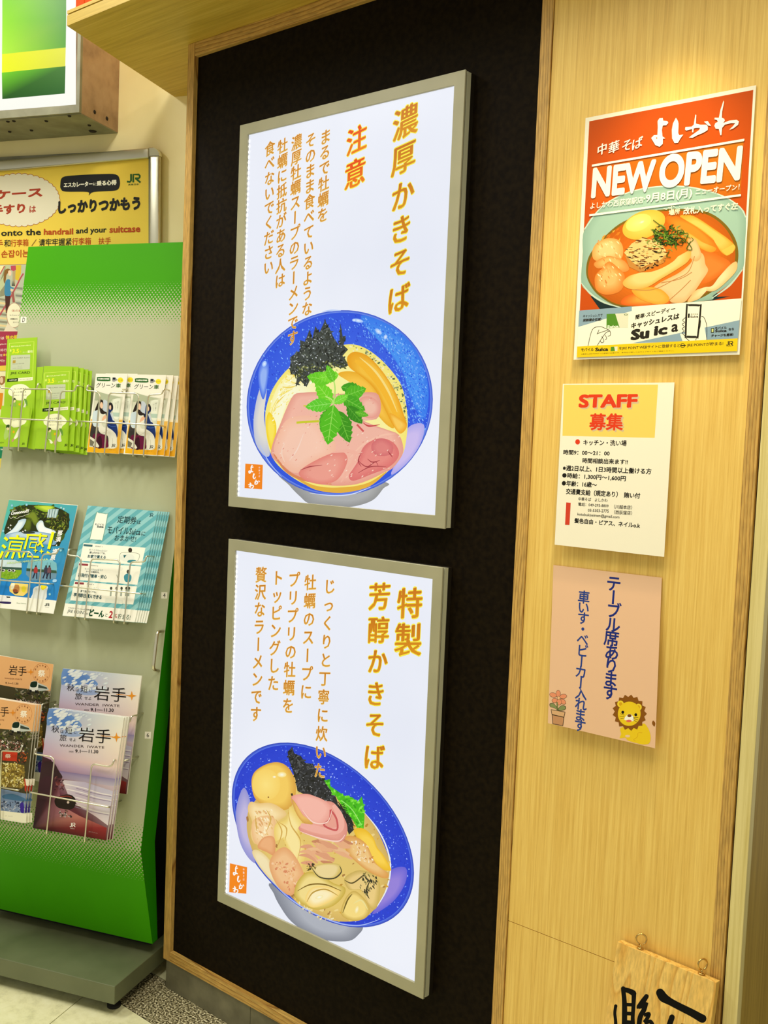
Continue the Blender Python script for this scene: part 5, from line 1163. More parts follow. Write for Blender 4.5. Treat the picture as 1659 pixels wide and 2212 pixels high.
A.spl([(340, 440), (460, 420), (420, 540), (330, 640), (240, 700), (150, 710), (90, 700), (220, 600), (300, 500)], (176, 206, 232), hl=((226, 240, 252), 0, 0, .6))
A.spl([(700, 450), (760, 460), (800, 560), (960, 620), (1000, 700), (860, 760), (700, 660), (640, 540)], (200, 222, 240), hl=((246, 252, 255), -20, 0, .6))
A.spl([(100, 700), (300, 650), (600, 640), (900, 680), (1000, 760), (960, 880), (700, 850), (420, 760), (130, 780)], (120, 160, 206), hl=((190, 214, 236), -60, -30, .6))
A.spl([(380, 640), (560, 640), (620, 670), (440, 680)], (50, 60, 60)); A.spl([(980, 660), (1140, 680), (1100, 800), (960, 800)], (70, 90, 30))
A.scatter([(880, 560), (1220, 520), (1220, 600), (900, 620)], 40, (10, 30), [(120, 130, 20), (40, 50, 14), (160, 170, 60)], 42, .35); A.scatter([(880, 400), (1200, 380), (1200, 500), (900, 500)], 40, (10, 34), [(90, 100, 30), (30, 34, 14), (130, 130, 60)], 43, .35)
cow = [(-10, 1140), (260, 1140), (384, 1200), (384, 1380), (300, 1470), (130, 1490), (-20, 1450)]
A.poly(cow, (130, 176, 40)); A.poly([(-10, 1140), (260, 1140), (384, 1200), (384, 1300), (-16, 1290)], (210, 230, 240)); A.poly([(-14, 1260), (384, 1280), (384, 1325), (-16, 1310)], (60, 90, 80))
for x, y in ((10, 1320), (60, 1330), (170, 1330), (240, 1336)): A.ell(x, y, 34, 24, (250, 250, 250)); A.ell(x - 8, y, 16, 20, (24, 24, 24)); A.ell(x + 24, y + 6, 8, 12, (24, 24, 24))
A.scatter([(0, 1360), (380, 1360), (300, 1460), (10, 1460)], 60, (8, 26), [(150, 190, 50), (110, 160, 30), (170, 200, 80)], 44, .4)
zp = [(470, 1300), (500, 1180), (620, 1170), (900, 1130), (1000, 1200), (1010, 1300), (990, 1470), (860, 1500), (560, 1510), (460, 1400)]
A.poly(zp, (130, 196, 214)); A.poly([(466, 1310), (1010, 1360), (990, 1470), (860, 1500), (560, 1510), (462, 1400)], (110, 150, 180)); A.poly([(468, 1290), (1000, 1330), (1004, 1380), (466, 1340)], (60, 90, 70))
for x, c in ((640, (180, 60, 60)), (820, (60, 60, 80)), (880, (120, 80, 90))): A.line([(x + 20, 1190), (x, 1290)], 4, (60, 60, 60)); A.ell(x - 4, 1256, 17, 18, (50, 40, 36)); A.spl([(x - 30, 1280), (x + 20, 1280), (x + 20, 1370), (x - 40, 1370)], c); A.line([(x - 20, 1370), (x - 60, 1470)], 22, (40, 40, 60)); A.line([(x + 10, 1370), (x + 10, 1480)], 20, (40, 40, 60))
A.poly([(200, 1550), (500, 1570), (486, 1720), (410, 1785), (270, 1770), (170, 1700), (165, 1620)], (250, 220, 120)); A.spl([(230, 1600), (330, 1590), (340, 1700), (290, 1740), (240, 1700)], (200, 140, 80)); A.ell(278, 1718, 40, 26, (60, 60, 60)); A.ell(270, 1690, 44, 30, (150, 80, 50)); A.ell(420, 1660, 40, 60, (240, 220, 60)); A.spl([(200, 1570), (260, 1560), (240, 1650), (190, 1660)], (250, 246, 220))
A.spl([(600, 1640), (700, 1600), (840, 1610), (830, 1700), (800, 1840), (560, 1830), (580, 1740)], (236, 242, 246)); A.poly([(725, 1590), (835, 1600), (820, 1640), (760, 1680), (720, 1650)], (246, 230, 40))
A.poly([(-90, 1752), (1000, 1864), (1000, 1900), (940, 2098), (-180, 1990)][0:2] + [(946, 2096), (-170, 1975)], (250, 250, 240))
A.spl([(-40, 1800), (60, 1780), (150, 1790), (196, 1850), (190, 1920), (60, 1915), (-40, 1890)], (240, 240, 244)); A.poly([(110, 1790), (180, 1794), (180, 1816), (120, 1812)], (24, 24, 30)); A.spl([(0, 1880), (80, 1880), (190, 1890), (180, 1922), (60, 1918), (-10, 1900)], (50, 40, 96))
A.g('lettering'); Y_ = (252, 250, 20)
SH_ = (40, 60, 60)
for t, x0, y0, x1, y1, h in (('京', 170, 870, 420, 900, 1), ): pass
for dx, dy, cc in ((10, 12, (36, 90, 110)), (0, 0, Y_)):
    R_ = lambda pts, w: A.line([(x + dx, y + dy) for x, y in pts], w, cc)
    R_([(80, 745), (135, 795)], 46); R_([(40, 880), (100, 930)], 46); R_([(50, 990), (-5, 1110)], 42)
    R_([(310, 700), (308, 760)], 40); R_([(165, 755), (440, 772)], 40); R_([(190, 820), (400, 835), (362, 965), (155, 950), (190, 820)], 34); R_([(200, 890), (370, 900)], 26); R_([(262, 975), (210, 1120)], 38); R_([(160, 985), (100, 1100)], 36); R_([(330, 1000), (350, 1110)], 38)
    R_([(470, 700), (835, 720)], 34); R_([(500, 700), (435, 955)], 34); R_([(540, 775), (650, 785)], 24); R_([(545, 830), (650, 838), (625, 930), (520, 922), (545, 830)], 24); R_([(720, 670), (700, 800), (760, 915)], 34); R_([(800, 760), (660, 890)], 30)
    R_([(440, 990), (395, 1100)], 34); R_([(520, 990), (480, 1080), (690, 1090)], 34); R_([(830, 1000), (900, 1050)], 36)
    R_([(940, 650), (860, 950)], 52)
    for x, y in ((630, 975), (735, 990)): A.poly([(x + dx, y - 50 + dy), (x + 12 + dx, y - 10 + dy), (x + 45 + dx, y + dy), (x + 10 + dx, y + 12 + dy), (x - 5 + dx, y + 48 + dy), (x - 14 + dx, y + 10 + dy), (x - 45 + dx, y + dy), (x - 12 + dx, y - 12 + dy)], cc)
A.ht('Coooooool!!!', 196, 320, 512, 270, 62, (255, 255, 255), .04, .2); A.ht('ひんやり', 215, 270, 290, 262, 18, (255, 255, 255), .02); A.line([(165, 370), (190, 410), (240, 385), (300, 410), (350, 380), (400, 370), (450, 350), (520, 325)], 6, (240, 240, 220), True)
A.vt('那須・塩原', 1062, 668, 940, 1100, 105, (250, 250, 250), bold=.03, skew=.1)
A.ht('HEALING! NASU-SHIOBARA', 130, 1200, 850, 1130, 34, (210, 240, 170), .03); A.ht('Enjoy Nature', 296, 1908, 460, 1920, 26, (120, 140, 90)); jr(A, 790, 1935, 84, 46, (40, 50, 40)); A.ht('JR東日本', 800, 1978, 864, 1984, 12, (60, 60, 60))
for x, y in ((190, 530), (146, 572), (180, 598), (446, 620), (405, 642), (1080, 218), (1130, 240)): A.poly([(x, y - 22), (x + 6, y - 4), (x + 22, y), (x + 5, y + 6), (x, y + 22), (x - 6, y + 4), (x - 20, y), (x - 5, y - 6)], (250, 250, 250))
for x, y in ((212, 180), (1075, 975), (880, 1750), (55, 630), (470, 165)): A.ell(x, y, 22, 24, (190, 226, 240), (100, 180, 210))
A.spl([(940, 1490), (1000, 1490), (996, 1530), (935, 1535)], (170, 214, 250))
A.build(o)

# pale blue striped leaflet stack
o, A, S = leaflet('commuter_leaflet', 'front pale blue diagonal-striped leaflet with a phone drawing in the middle right pocket', [(716 / 3.77, 1040 + 197 / 3.77), (1286 / 3.77, 1040 + 243 / 3.77), (1095 / 3.77, 1040 + 1148 / 3.77), (508 / 3.77, 1040 + 1093 / 3.77)], .060, .305, .93, .0014, M['bluepaper'], 'striped leaflets in the middle right pocket')
A.view(*L2_); A.g('printed_stripes')
full = [(716, 197), (1286, 243), (1120, 1050), (530, 992)]
A.poly(full, (150, 206, 212))
def clip4(poly, q):
    out = poly
    for i in range(len(q)):
        a, b = q[i], q[(i + 1) % len(q)]; new = []
        side = lambda p: (b[0] - a[0]) * (p[1] - a[1]) - (b[1] - a[1]) * (p[0] - a[0])
        for j in range(len(out)):
            p, r = out[j - 1], out[j]; sp1, sr = side(p), side(r)
            if (sp1 >= 0) != (sr >= 0): t = sp1 / (sp1 - sr); new.append((p[0] + (r[0] - p[0]) * t, p[1] + (r[1] - p[1]) * t))
            if sr >= 0: new.append(r)
        out = new
        if not out: break
    return out
for i in range(-2, 22):
    y = 150 + i * 80; pq = clip4([(480, y + 420), (1400, y - 300), (1400, y - 260), (480, y + 460)], full)
    if len(pq) > 2: A.poly(pq, (104, 178, 190))
A.poly([(530, 992), (1120, 1048), (1097, 1146), (510, 1092)], (252, 250, 238))
A.spl([(780, 262), (800, 252), (868, 262), (880, 276), (840, 468), (822, 482), (740, 476), (730, 460)], (120, 170, 160), n=3); A.spl([(786, 266), (804, 258), (864, 267), (873, 278), (835, 464), (818, 475), (745, 470), (736, 458)], (252, 250, 238), n=3)
for q_ in ([(680, 500), (1185, 540), (1152, 682), (650, 645)], [(645, 656), (1150, 693), (1118, 842), (610, 800)], [(606, 812), (1115, 855), (1085, 1002), (572, 968)]): A.poly(q_, (252, 250, 238))
A.ell(1035, 620, 60, 34, (236, 240, 232)); A.ell(1060, 560, 16, 20, (60, 50, 40)); A.poly([(1005, 600), (1030, 600), (1010, 625)], (30, 100, 110)); A.spl([(1050, 640), (1100, 640), (1110, 660), (1040, 660)], (60, 140, 150)); A.line([(975, 650), (990, 580), (1130, 590), (1120, 650)], 3, (120, 130, 110), True)
A.ell(985, 712, 17, 15, (240, 240, 230)); A.spl([(1010, 770), (1040, 750), (1070, 770), (1060, 815), (1020, 815)], (70, 150, 170)); A.ell(1045, 735, 14, 16, (70, 70, 60)); A.line([(950, 760), (970, 820)], 4, (120, 130, 110))
for x in (905, 950, 990, 1030, 1050): A.ell(x, 870, 10, 12, (70, 70, 60)); A.line([(x, 880), (x - 5, 935)], 14, (160, 170, 160))
A.poly([(860, 950), (1000, 965), (995, 1000), (855, 985)], (236, 238, 226))
A.g('lettering'); DG = (40, 70, 74); NV3 = (36, 84, 96)
A.ht('モバイル', 772, 348, 848, 352, 16, DG, .03); A.ht('Suica', 790, 366, 845, 370, 18, DG, .05)
A.ht('定期券', 958, 308, 1112, 318, 62, DG, .012); A.ht('は', 1116, 330, 1146, 333, 34, DG, .01); A.ht('モバイルSuica', 876, 392, 1146, 408, 62, DG, .016); A.ht('に', 1152, 424, 1184, 426, 34, DG, .01); A.ht('おまかせ!', 934, 458, 1108, 468, 48, DG, .01); jr(A, 1214, 274, 34, 28, NV3)
for x, y, n_ in ((682, 518, '1'), (646, 674, '2'), (612, 826, '3')):
    A.poly([(x, y - 8), (x + 72, y - 2), (x + 70, y + 14), (x - 3, y + 8)], (150, 60, 70) if n_ != '1' else (60, 110, 120)); A.ht('POINT ' + n_, x + 96, y + 10, x + 152, y + 14, 11, DG)
    A.ht('モバイルSuicaなら!!', x + 44, y + 38, x + 190, y + 48, 17, (90, 130, 130))
A.ht('駅に行かなくても、', 730, 578, 860, 586, 18, DG, .02); A.ht('お家で買える', 714, 608, 862, 618, 28, NV3, .03); A.ht('カードの再発行も、', 700, 732, 812, 742, 16, DG, .02); A.ht('再発行が簡単・安心', 636, 762, 870, 778, 32, NV3, .03)
A.ht('駅で並ばなくても、', 656, 892, 786, 902, 18, DG, .02); A.ht('早朝即日購入できる', 600, 922, 828, 944, 34, NV3, .035)
A.ht('そのほかモバイルSuica定期券なら', 556, 1028, 750, 1048, 12, DG); A.ht('JRE POINT', 548, 1058, 700, 1074, 32, DG, .0); A.ht('が', 700, 1078, 718, 1080, 20, DG)
A.ht('どーん', 726, 1066, 848, 1080, 60, (24, 80, 50), .05); A.ht('と', 858, 1086, 876, 1088, 30, (24, 80, 50)); A.ht('2', 888, 1082, 918, 1085, 58, (180, 30, 44), .03); A.ht('%', 926, 1092, 955, 1095, 34, (180, 30, 44)); A.ht('貯まる!', 960, 1098, 1062, 1106, 44, (24, 80, 50), .0)
A.build(o)
for i, w_ in enumerate(('second', 'third', 'fourth', 'fifth', 'rearmost')):
    copy_tree(o, E1 * (.0055 * (i + 1)) + N1 * (.0022 * (i + 1)) + Vector((0, 0, -.0003 * i)), w_ + ' pale blue striped leaflet of the middle right stack, a sliver at its right')

# autumn travel brochures
def star(A, x, y, r_, c): A.poly([(x, y - r_), (x + r_ * .22, y - r_ * .22), (x + r_, y), (x + r_ * .22, y + r_ * .22), (x, y + r_), (x - r_ * .22, y + r_ * .22), (x - r_, y), (x - r_ * .22, y - r_ * .22)], c)
def title(A, x, y, ink_=(26, 20, 22)):
    """coast brochure title; x, y = left end of the date line frame"""
    A.g('lettering'); H = lambda t, a, b, c, d_, h, bo=.0, cc=ink_: A.ht(t, x + a, y + b, x + c, y + d_, h, cc, bo)
    H('秋', 0, -22, 62, -18, 56, .0); H('は', 72, -2, 98, 0, 24); H('短', 112, -12, 168, -8, 56); H('し', 182, 4, 204, 6, 24)
    H('旅', 66, 48, 122, 52, 54); H('せよ', 142, 64, 198, 68, 26)
    H('岩手', 222, 20, 482, 44, 118, .0); A.line([(x + 400, y + 34), (x + 500, y + 42)], 4, (220, 140, 40)); star(A, x + 528, y + 46, 40, (232, 150, 40))
    H('WANDER  IWATE', 66, 112, 428, 128, 20, .0, (70, 50, 50)); H('2025', 140, 162, 178, 164, 12); H('9.1', 192, 158, 236, 160, 28, .02); A.line([(x + 242, y + 160), (x + 292, y + 163)], 3, ink_); H('11.30', 302, 160, 380, 164, 28, .02)
def coast(A, X, low=True):
    A.g('printed_photo')
    a, b, c, d_ = X
    L = lambda u, v: (a[0] + (b[0] - a[0]) * u + (d_[0] - a[0]) * v + (c[0] - b[0] - d_[0] + a[0]) * u * v, a[1] + (b[1] - a[1]) * u + (d_[1] - a[1]) * v + (c[1] - b[1] - d_[1] + a[1]) * u * v)
    P_ = lambda pts: [L(*p) for p in pts]
    def band(v0, v1, c00, c10, c11, c01): A.poly(P_([(0, v0), (1, v0), (1, v1), (0, v1)]), None, [c00, c10, c11, c01])
    band(0, .2, (120, 150, 210), (236, 236, 226), (244, 230, 214), (190, 190, 220)); band(.2, .40, (190, 190, 220), (244, 230, 214), (240, 216, 206), (196, 160, 186)); band(.40, .5, (196, 160, 186), (240, 216, 206), (180, 160, 190), (150, 110, 140))
    rr = random.Random(3)
    A.spl(P_([(.0, .02), (.12, .005), (.3, .03), (.46, .10), (.4, .13), (.28, .10), (.2, .16), (.08, .12), (.005, .14)]), (110, 146, 208), hl=((90, 130, 200), 0, 0, .6))
    A.spl(P_([(.25, .16), (.4, .14), (.5, .18), (.36, .21), (.2, .2)]), (160, 176, 214), hl=((150, 168, 212), 0, 0, .6))
    for i in range(60):
        u, v = rr.random() * .55 + .02, rr.random() * .16 + .01; s_ = 8 + rr.random() * 26
        A.ell(*L(u, v), s_, s_ * .4, (236, 238, 238), rr.choice([(200, 212, 228), (214, 220, 232)]), rot=-20, n=10)
    band(.5, .56, (120, 96, 150), (150, 140, 180), (190, 180, 200), (140, 110, 140)); band(.56, 1, (110, 60, 80), (206, 186, 200), (90, 30, 30), (50, 34, 40))
    A.poly(P_([(0, .40), (.12, .42), (.22, .5), (.30, .55), (.26, .62), (.3, .7), (.42, .8), (.6, .84), (.98, .9), (.98, .998), (.004, .998)]), None, [(70, 40, 50)] * 3 + [(96, 50, 60)] * 2 + [(150, 96, 110), (170, 110, 120), (190, 120, 110), (150, 50, 50), (100, 30, 30), (44, 28, 32)])
    A.poly(P_([(.3, .57), (.6, .56), (.99, .6), (.99, .88), (.8, .82), (.6, .77), (.42, .7)]), None, [(216, 206, 216), (190, 180, 210), (200, 196, 220), (226, 214, 222), (216, 196, 206), (200, 180, 196), (206, 190, 206)])
    for v in (.6, .64, .69, .75): A.line(P_([(.34 + (v - .6) * .9, v), (.6, v + .01), (.8, v + .03), (.99, v + .035)]), 8, (236, 228, 234), True); A.line(P_([(.5, v + .02), (.75, v + .04), (.98, v + .045)]), 5, (150, 130, 160), True)
    if low:
        A.spl(P_([(.06, .44), (.16, .44), (.24, .5), (.3, .55), (.2, .56), (.08, .56), (.01, .6), (.01, .48)]), (60, 40, 44)); A.scatter(P_([(.2, .54), (.32, .56), (.34, .66), (.22, .66)]), 30, (5, 14), [(120, 60, 60), (90, 50, 60), (60, 34, 40), (150, 90, 90)], 4, .5)
        A.spl(P_([(.26, .72), (.4, .68), (.5, .70), (.52, .76), (.46, .8), (.3, .8), (.24, .76)]), (44, 34, 30)); A.line(P_([(.3, .71), (.4, .695), (.46, .70)]), 6, (150, 60, 50), True); A.ell(*L(.42, .745), 10, 10, (220, 200, 190)); A.scatter(P_([(.32, .82), (.46, .80), (.5, .86), (.34, .87)]), 20, (6, 16), [(120, 90, 80), (190, 170, 170), (60, 44, 46)], 6, .5)
cg = 'autumn coast brochures in the lower right pocket'
rb = [(512, 165), (1172, 232), (1048, 1196), (430, 1100)]
Bk = [(135.8, 1400 + 165 / 3.77), (1155 / 3.77, 1400 + 226 / 3.77), (1030 / 3.77, 1400 + 1190 / 3.77), (412 / 3.77, 1400 + 1095 / 3.77)]
o, A, S = leaflet('coast_brochure', 'rear coast travel brochure with cloudy sky cover, standing higher behind the front one', Bk, .030, .165, .55, .004, M['paper'], cg)
A.view(*L3_); coast(A, [(512, 165), (1155, 226), (1030, 1190), (412, 1095)]); A.poly([(975, 1104), (1004, 1107), (998, 1160), (968, 1156)], (190, 180, 176)) if False else None
title(A, 545, 342); A.build(o)
o, A, S = leaflet('coast_brochure', 'front coast travel brochure with a beach at dusk, in the lowest right pocket', [(398 / 3.77, 1400 + 490 / 3.77), (1010 / 3.77, 1400 + 566 / 3.77), (868 / 3.77, 1400 + 1566 / 3.77), (268 / 3.77, 1400 + 1466 / 3.77)], .088, .17, .40, .004, M['paper'], cg)
A.view(*L3_); coast(A, [(398, 490), (1010, 566), (868, 1566), (268, 1466)]); title(A, 420, 680); jr(A, 568, 1440, 46, 34, (240, 236, 230)); A.ht('JR東日本', 572, 1468, 608, 1472, 8, (230, 226, 220)); A.ht('岩手デスティネーション', 722, 1494, 796, 1508, 9, (190, 180, 176)); A.build(o)
for i, w_ in enumerate(('second', 'third')): copy_tree(o, E1 * (.0045 * (i + 1)) + N1 * (.0045 * (i + 1)) + Vector((0, 0, .0008)), w_ + ' coast travel brochure of the front stack, its right edge showing')

# festival brochures at the left edge
def fest(A, dx, dy, full_):
    A.view(*E_5); X = lambda pts: [(x + dx, y + dy) for x, y in pts]
    A.g('printed_photo')
    A.poly(X([(-320, 560), (425, 680), (290, 1980), (-440, 1860)]), (70, 64, 40))
    A.poly(X([(-320, 560), (425, 680), (388, 1000), (-20, 960), (-340, 900)]), (232, 176, 120))
    ct = X([(-20, 965), (380, 1000), (360, 1160), (330, 1280), (-40, 1240)]); A.scatter(ct, 160, (8, 26), [(40, 50, 20), (90, 96, 40), (60, 70, 50), (150, 140, 120), (34, 30, 24)], 51, .5)
    A.scatter(X([(-30, 1100), (230, 1120), (330, 1250), (-30, 1230)]), 110, (5, 14), [(206, 176, 170), (120, 60, 60), (70, 50, 60), (190, 120, 110), (230, 220, 210)], 52, .6)
    A.poly(X([(34, 1226), (210, 1240), (200, 1352), (30, 1342)]), (200, 60, 36)); A.ht('祭', 60 + dx, 1290 + dy, 130 + dx, 1292 + dy, 50, (240, 220, 200), .02)
    A.scatter(X([(220, 1240), (330, 1250), (300, 1370), (200, 1360)]), 40, (8, 22), [(60, 40, 30), (190, 90, 40), (110, 60, 40)], 53, .5)
    g2 = X([(-20, 1370), (160, 1370), (290, 1400), (300, 1640), (260, 1680), (-30, 1640)]); A.poly(g2, (130, 110, 50)); A.scatter(g2, 260, (6, 20), [(216, 196, 110), (170, 140, 60), (236, 226, 170), (120, 96, 30), (90, 70, 30), (190, 170, 80)], 54, .6)
    A.poly(X([(290, 1560), (330, 1570), (310, 1720), (296, 1700)]), (190, 60, 40)); A.poly(X([(300, 1560), (350, 1570), (340, 1650), (312, 1640)]), (236, 226, 206))
    A.poly(X([(-40, 1670), (312, 1740), (290, 1980), (-60, 1930)]), (120, 140, 176)); A.spl(X([(30, 1760), (140, 1740), (240, 1770), (300, 1800), (300, 1830), (60, 1800)]), (70, 110, 150)); A.scatter(X([(-40, 1820), (300, 1840), (290, 1970), (-50, 1920)]), 110, (6, 20), [(60, 70, 96), (140, 150, 180), (180, 186, 206), (40, 50, 76)], 55, .5); A.spl(X([(240, 1860), (280, 1850), (285, 1960), (250, 1960)]), (60, 40, 150))
    # train
    A.poly(X([(232, 895), (340, 940), (375, 990), (250, 1000), (215, 960)]), (190, 196, 190)); A.poly(X([(240, 920), (345, 955), (350, 975), (240, 960)]), (60, 70, 60)); A.spl(X([(160, 890), (235, 886), (240, 960), (220, 1000), (150, 995), (140, 960)]), (226, 226, 216)); A.spl(X([(160, 892), (228, 888), (218, 950), (150, 948)]), (20, 44, 30)); A.ell(152 + dx, 1000 + dy, 14, 18, (24, 24, 20)); A.ell(215 + dx, 1006 + dy, 14, 18, (24, 24, 20))
    A.g('lettering')
    A.ell(280 + dx, 786 + dy, 103, 118, (196, 120, 60), rot=8, r0=.97, n=40) if True else None
    A.ht('祭', 240 + dx, 786 + dy, 325 + dx, 790 + dy, 84, (252, 240, 220), .03)
    for k in range(8):
        for sgn, base in ((1, -150), (-1, 150)):
            if k > 5: continue
            t = math.radians(base + sgn * k * 24); A.ch('岩手の秋祭り'[k], 280 + 82 * math.cos(t) + dx, 786 + 94 * math.sin(t) + dy, 24, (140, 70, 30), .01, 0)
    A.ht('岩手', -110 + dx, 745 + dy, 104 + dx, 765 + dy, 118, (30, 20, 14), .0); A.line(X([(60, 766), (130, 770)]), 4, (220, 130, 40)); star(A, 154 + dx, 772 + dy, 42, (226, 140, 40)); A.ht('WANDER IWATE', -160 + dx, 846 + dy, 48 + dx, 860 + dy, 16, (130, 70, 40)); A.ht('9.1—11.30', -150 + dx, 900 + dy, 5 + dx, 912 + dy, 24, (60, 36, 20), .01)
    A.g('white_footer'); A.poly(X([(-60, 1932), (318, 1978), (312, 2090), (270, 2085), (-70, 2010)]), (240, 236, 214)); A.ht('JR EAST', 60 + dx, 2004 + dy, 155 + dx, 2012 + dy, 12, (170, 166, 150))
fg = 'festival brochures in the lower left pocket'
o, A, S = leaflet('festival_brochure', 'rear festival travel brochure with an orange heading, standing higher at the left photo edge', [(-330 / 5.53, 1400 + 30 / 5.53), (636 / 5.53, 1400 + 196 / 5.53), (470 / 5.53, 1400 + 1580 / 5.53), (-400 / 5.53, 1400 + 1490 / 5.53)], .030, .165, .55, .004, M['paper'], fg)
fest(A, 214, -486, False); A.build(o)
o, A, S = leaflet('festival_brochure', 'front festival travel brochure with a crowd photograph and small train, at the left photo edge', [(-320 / 5.53, 1400 + 555 / 5.53), (426 / 5.53, 1400 + 680 / 5.53), (272 / 5.53, 1400 + 2090 / 5.53), (-470 / 5.53, 1400 + 1965 / 5.53)], .086, .17, .40, .004, M['paper'], fg)
fest(A, 0, 0, True); A.build(o)
for i, w_ in enumerate(('second', 'third')): copy_tree(o, E1 * (.005 * (i + 1)) + N1 * (.0045 * (i + 1)), w_ + ' festival travel brochure of the front stack, its right edge showing')

# ------------------------------------------------------------------ print of the framed escalator poster
A = Art(yp, .0002); L0_ = (0, 0, 2.9625); Y_5 = (0, 540, 11.06); BKP = (40, 42, 34)
A.view(0, 0, 1); A.g('printed_background'); YY = (246, 214, 84)
A.poly([(-250, 380), (321, 342), (321, 1100), (-250, 1100)], YY)
A.view(*Y_5); A.g('escalator_scene')
A.poly([(-2700, 430), (640, 340), (500, 1300), (440, 1945), (-2700, 1945)], (196, 200, 176)); A.line([(-300, 365), (640, 338)], 10, (176, 90, 40))
A.poly([(0, 375), (130, 370), (0, 600)], (250, 236, 180)); A.poly([(130, 370), (240, 368), (120, 560), (0, 760), (0, 1000), (120, 820)], (200, 206, 160)); A.poly([(0, 990), (120, 830), (130, 1080), (0, 1120)], (150, 150, 120))
A.poly([(380, 362), (510, 360), (500, 560), (440, 740), (360, 700)], (230, 196, 60)); A.poly([(300, 500), (370, 490), (360, 860), (300, 700)], (190, 170, 130)); A.poly([(255, 375), (375, 368), (385, 470), (330, 505), (265, 485)], (196, 80, 100))
A.poly([(290, 700), (310, 860), (280, 860)], (40, 36, 34)); A.poly([(325, 720), (355, 860), (315, 862)], (40, 36, 34))
for i in range(6): A.poly([(370, 880 + i * 90), (540, 900 + i * 90), (540, 955 + i * 90), (370, 930 + i * 90)], (146, 146, 134) if i % 2 == 0 else (214, 214, 196))
for i in range(9): A.poly([(-200, 1120 + i * 90), (130 + i * 8, 1170 + i * 90), (130 + i * 8, 1220 + i * 90), (-200, 1170 + i * 90)], (150, 146, 124) if i % 2 == 0 else (236, 214, 160))
A.line([(0, 580), (110, 380)], 26, (196, 100, 100)); A.line([(-60, 1640), (60, 1450), (240, 1150), (390, 870), (480, 690), (560, 560)], 36, (190, 86, 96), True); A.line([(300, 1000), (330, 1250)], 60, (170, 96, 90))
A.poly([(120, 1070), (250, 1070), (230, 1320), (190, 1500), (140, 1510), (130, 1300)], (84, 52, 44)); A.spl([(130, 760), (180, 700), (240, 720), (250, 860), (340, 910), (300, 930), (250, 920), (255, 1080), (120, 1080), (110, 900)], (70, 140, 180)); A.ell(280, 960, 36, 18, (246, 214, 180))
A.spl([(96, 560), (120, 480), (190, 446), (260, 480), (240, 530), (180, 560), (150, 620), (140, 700), (110, 800), (84, 720), (90, 640)], (140, 100, 50)); A.spl([(200, 500), (250, 485), (272, 540), (260, 610), (210, 610), (195, 560)], (246, 214, 186))
A.ell(340, 1560, 186, 300, (196, 150, 120), n=40); A.ell(340, 1560, 172, 288, (252, 246, 216), n=40)
A.ht('体の前', 280, 1450, 520, 1450, 60, (190, 90, 60), .01); A.ht('In front of you', 235, 1560, 560, 1560, 36, (90, 70, 50), .01); A.ht('身體前方', 245, 1648, 420, 1650, 40, (90, 80, 50), .02); A.ht('몸의 앞에', 310, 1728, 500, 1730, 34, (130, 120, 80), .01)
A.poly([(180, 1750), (440, 1945), (90, 1945)], (240, 226, 200))
A.g('maroon_panel'); A.poly([(-2700, 1945), (440, 1945), (600, 2200), (600, 2650), (110, 3420), (-2700, 3460)], (176, 60, 84))
A.view(*G_)
A.ht('では', -60, 92, 78, 86, 54, (250, 230, 220), .02); A.ht('体の前', 102, 74, 330, 66, 78, (246, 226, 40), .03); A.ht('place', 0, 204, 118, 196, 34, (250, 230, 220), .01); A.ht('请将行李', -60, 312, 190, 302, 54, (244, 214, 214), .01); A.ht('在', 0, 402, 46, 400, 44, (250, 230, 220), .01); A.ht('身体', 56, 398, 150, 394, 44, (250, 210, 60), .03); A.ht('에서는', -60, 506, 95, 500, 50, (250, 230, 220), .01)
A.g('yellow_band'); A.poly([(-100, 600), (120, 590), (120, 690), (-100, 700)], YY); A.g('lower_scene'); A.poly([(-2100, 760), (110, 696), (100, 1560), (-2100, 1600)], (250, 240, 200)); A.line([(-100, 700), (108, 693)], 5, (60, 100, 50)); A.spl([(0, 800), (50, 790), (100, 800), (90, 900), (30, 950), (-20, 900)], (170, 116, 70)); A.ell(28, 860, 30, 60, (240, 206, 176)); A.poly([(-100, 1090), (60, 1100), (30, 1400), (-100, 1400)], (240, 150, 40))
A.g('green_band'); A.poly([(-2100, 2120), (90, 2080), (80, 2300), (-2100, 2340)], (40, 140, 100)); A.ht('handrail', -160, 2130, 80, 2126, 40, (250, 250, 240), .01); A.poly([(-100, 2300), (60, 2300), (30, 2760), (-100, 2760)], (240, 220, 100))
A.view(*L0_); A.g('speech_cloud')
cl = []
for i in range(40):
    t = 2 * math.pi * i / 40; cl.append((120 + 240 * math.cos(t), 1280 + 152 * math.sin(t)))
for i in range(0, 40): A.ell(cl[i][0], cl[i][1], 26, 22, (176, 70, 44), n=12)
for i in range(0, 40): A.ell(cl[i][0], cl[i][1], 23, 19, (240, 232, 206), n=12)
A.ell(120, 1280, 240, 152, (240, 232, 206), n=40)
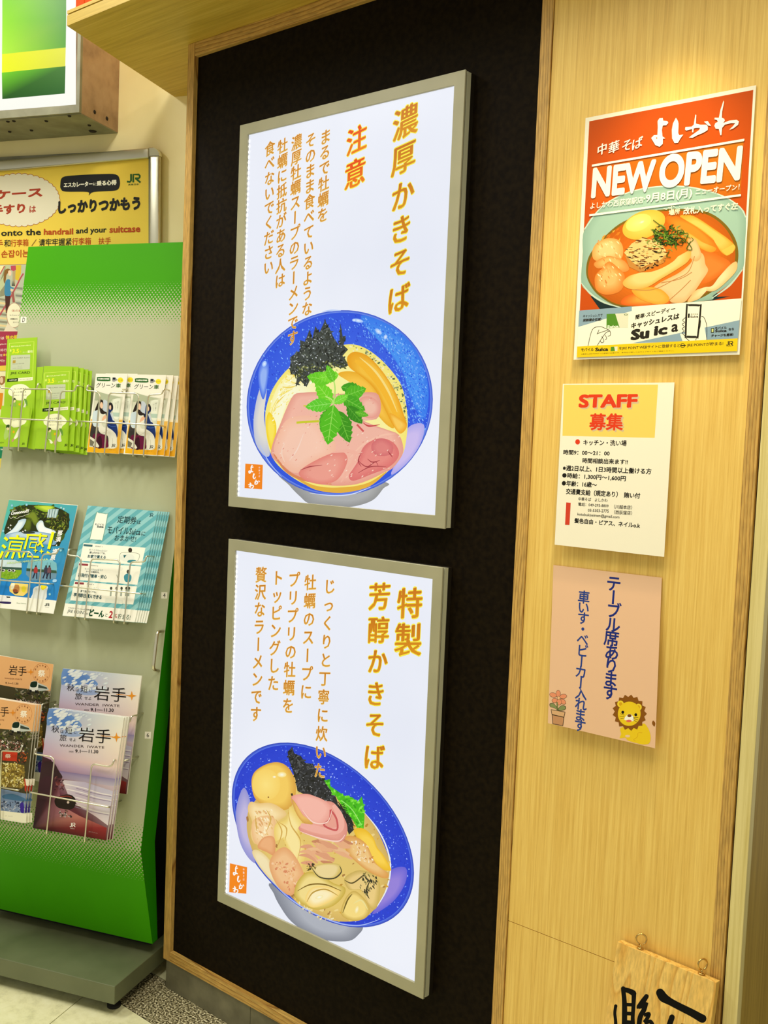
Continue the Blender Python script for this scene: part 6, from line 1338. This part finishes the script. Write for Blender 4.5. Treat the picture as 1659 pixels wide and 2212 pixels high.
A.g('lettering'); A.up(2)
A.ht('キャリーケース', -420, 1275, 272, 1230, 62, (176, 66, 40), .05); A.ht('の手すり', -130, 1356, 162, 1330, 66, (176, 66, 40), .05); A.ht('は', 188, 1340, 230, 1337, 44, (176, 66, 40), .03)
A.spl([(386, 1180), (400, 1135), (480, 1122), (640, 1114), (740, 1116), (766, 1150), (762, 1200), (730, 1220), (600, 1228), (568, 1250), (560, 1228), (420, 1226), (390, 1210)], (36, 36, 38), n=4)
A.ht('エスカレーター', 408, 1184, 592, 1176, 32, (244, 240, 220), .05); A.ht('に', 596, 1178, 614, 1177, 18, (244, 240, 220), .03); A.ht('乗る心得', 618, 1174, 746, 1166, 34, (244, 240, 220), .05)
A.ht('しっかりつかもう', 372, 1328, 898, 1300, 84, (36, 36, 34), .06)
A.ht('Please hold onto the', -330, 1500, 262, 1484, 40, BKP, .025); A.ht('handrail', 280, 1484, 468, 1480, 40, (190, 80, 30), .035); A.ht('and your', 486, 1482, 682, 1474, 48, BKP, .025); A.ht('suitcase', 700, 1470, 898, 1464, 42, (190, 80, 30), .035)
A.ht('手', -40, 1560, 20, 1558, 46, (190, 80, 30), .01); A.ht('和', 26, 1558, 66, 1556, 46, BKP, .01); A.ht('行李箱', 68, 1556, 182, 1552, 46, (190, 80, 30), .01); A.line([(202, 1574), (232, 1532)], 4, (150, 110, 50)); A.ht('请牢牢握紧', 248, 1552, 458, 1546, 46, BKP, .012); A.ht('行李箱', 460, 1546, 582, 1542, 46, (190, 80, 30), .01); A.ht('扶手', 630, 1542, 710, 1540, 44, (190, 80, 30), .01)
A.ht('방, 손잡이는', -60, 1628, 186, 1622, 50, (190, 80, 30), .02)
jr(A, 812, 1140, 88, 54, (40, 96, 40)); A.ht('JR東日本', 820, 1182, 888, 1180, 13, (60, 96, 50), .01)
A.build(pz)
# ------------------------------------------------------------------ tidy
bpy.data.objects.remove(_to); bpy.data.curves.remove(_tc)
for o in list(bpy.data.objects):
    if '_o' in o: del o['_o']
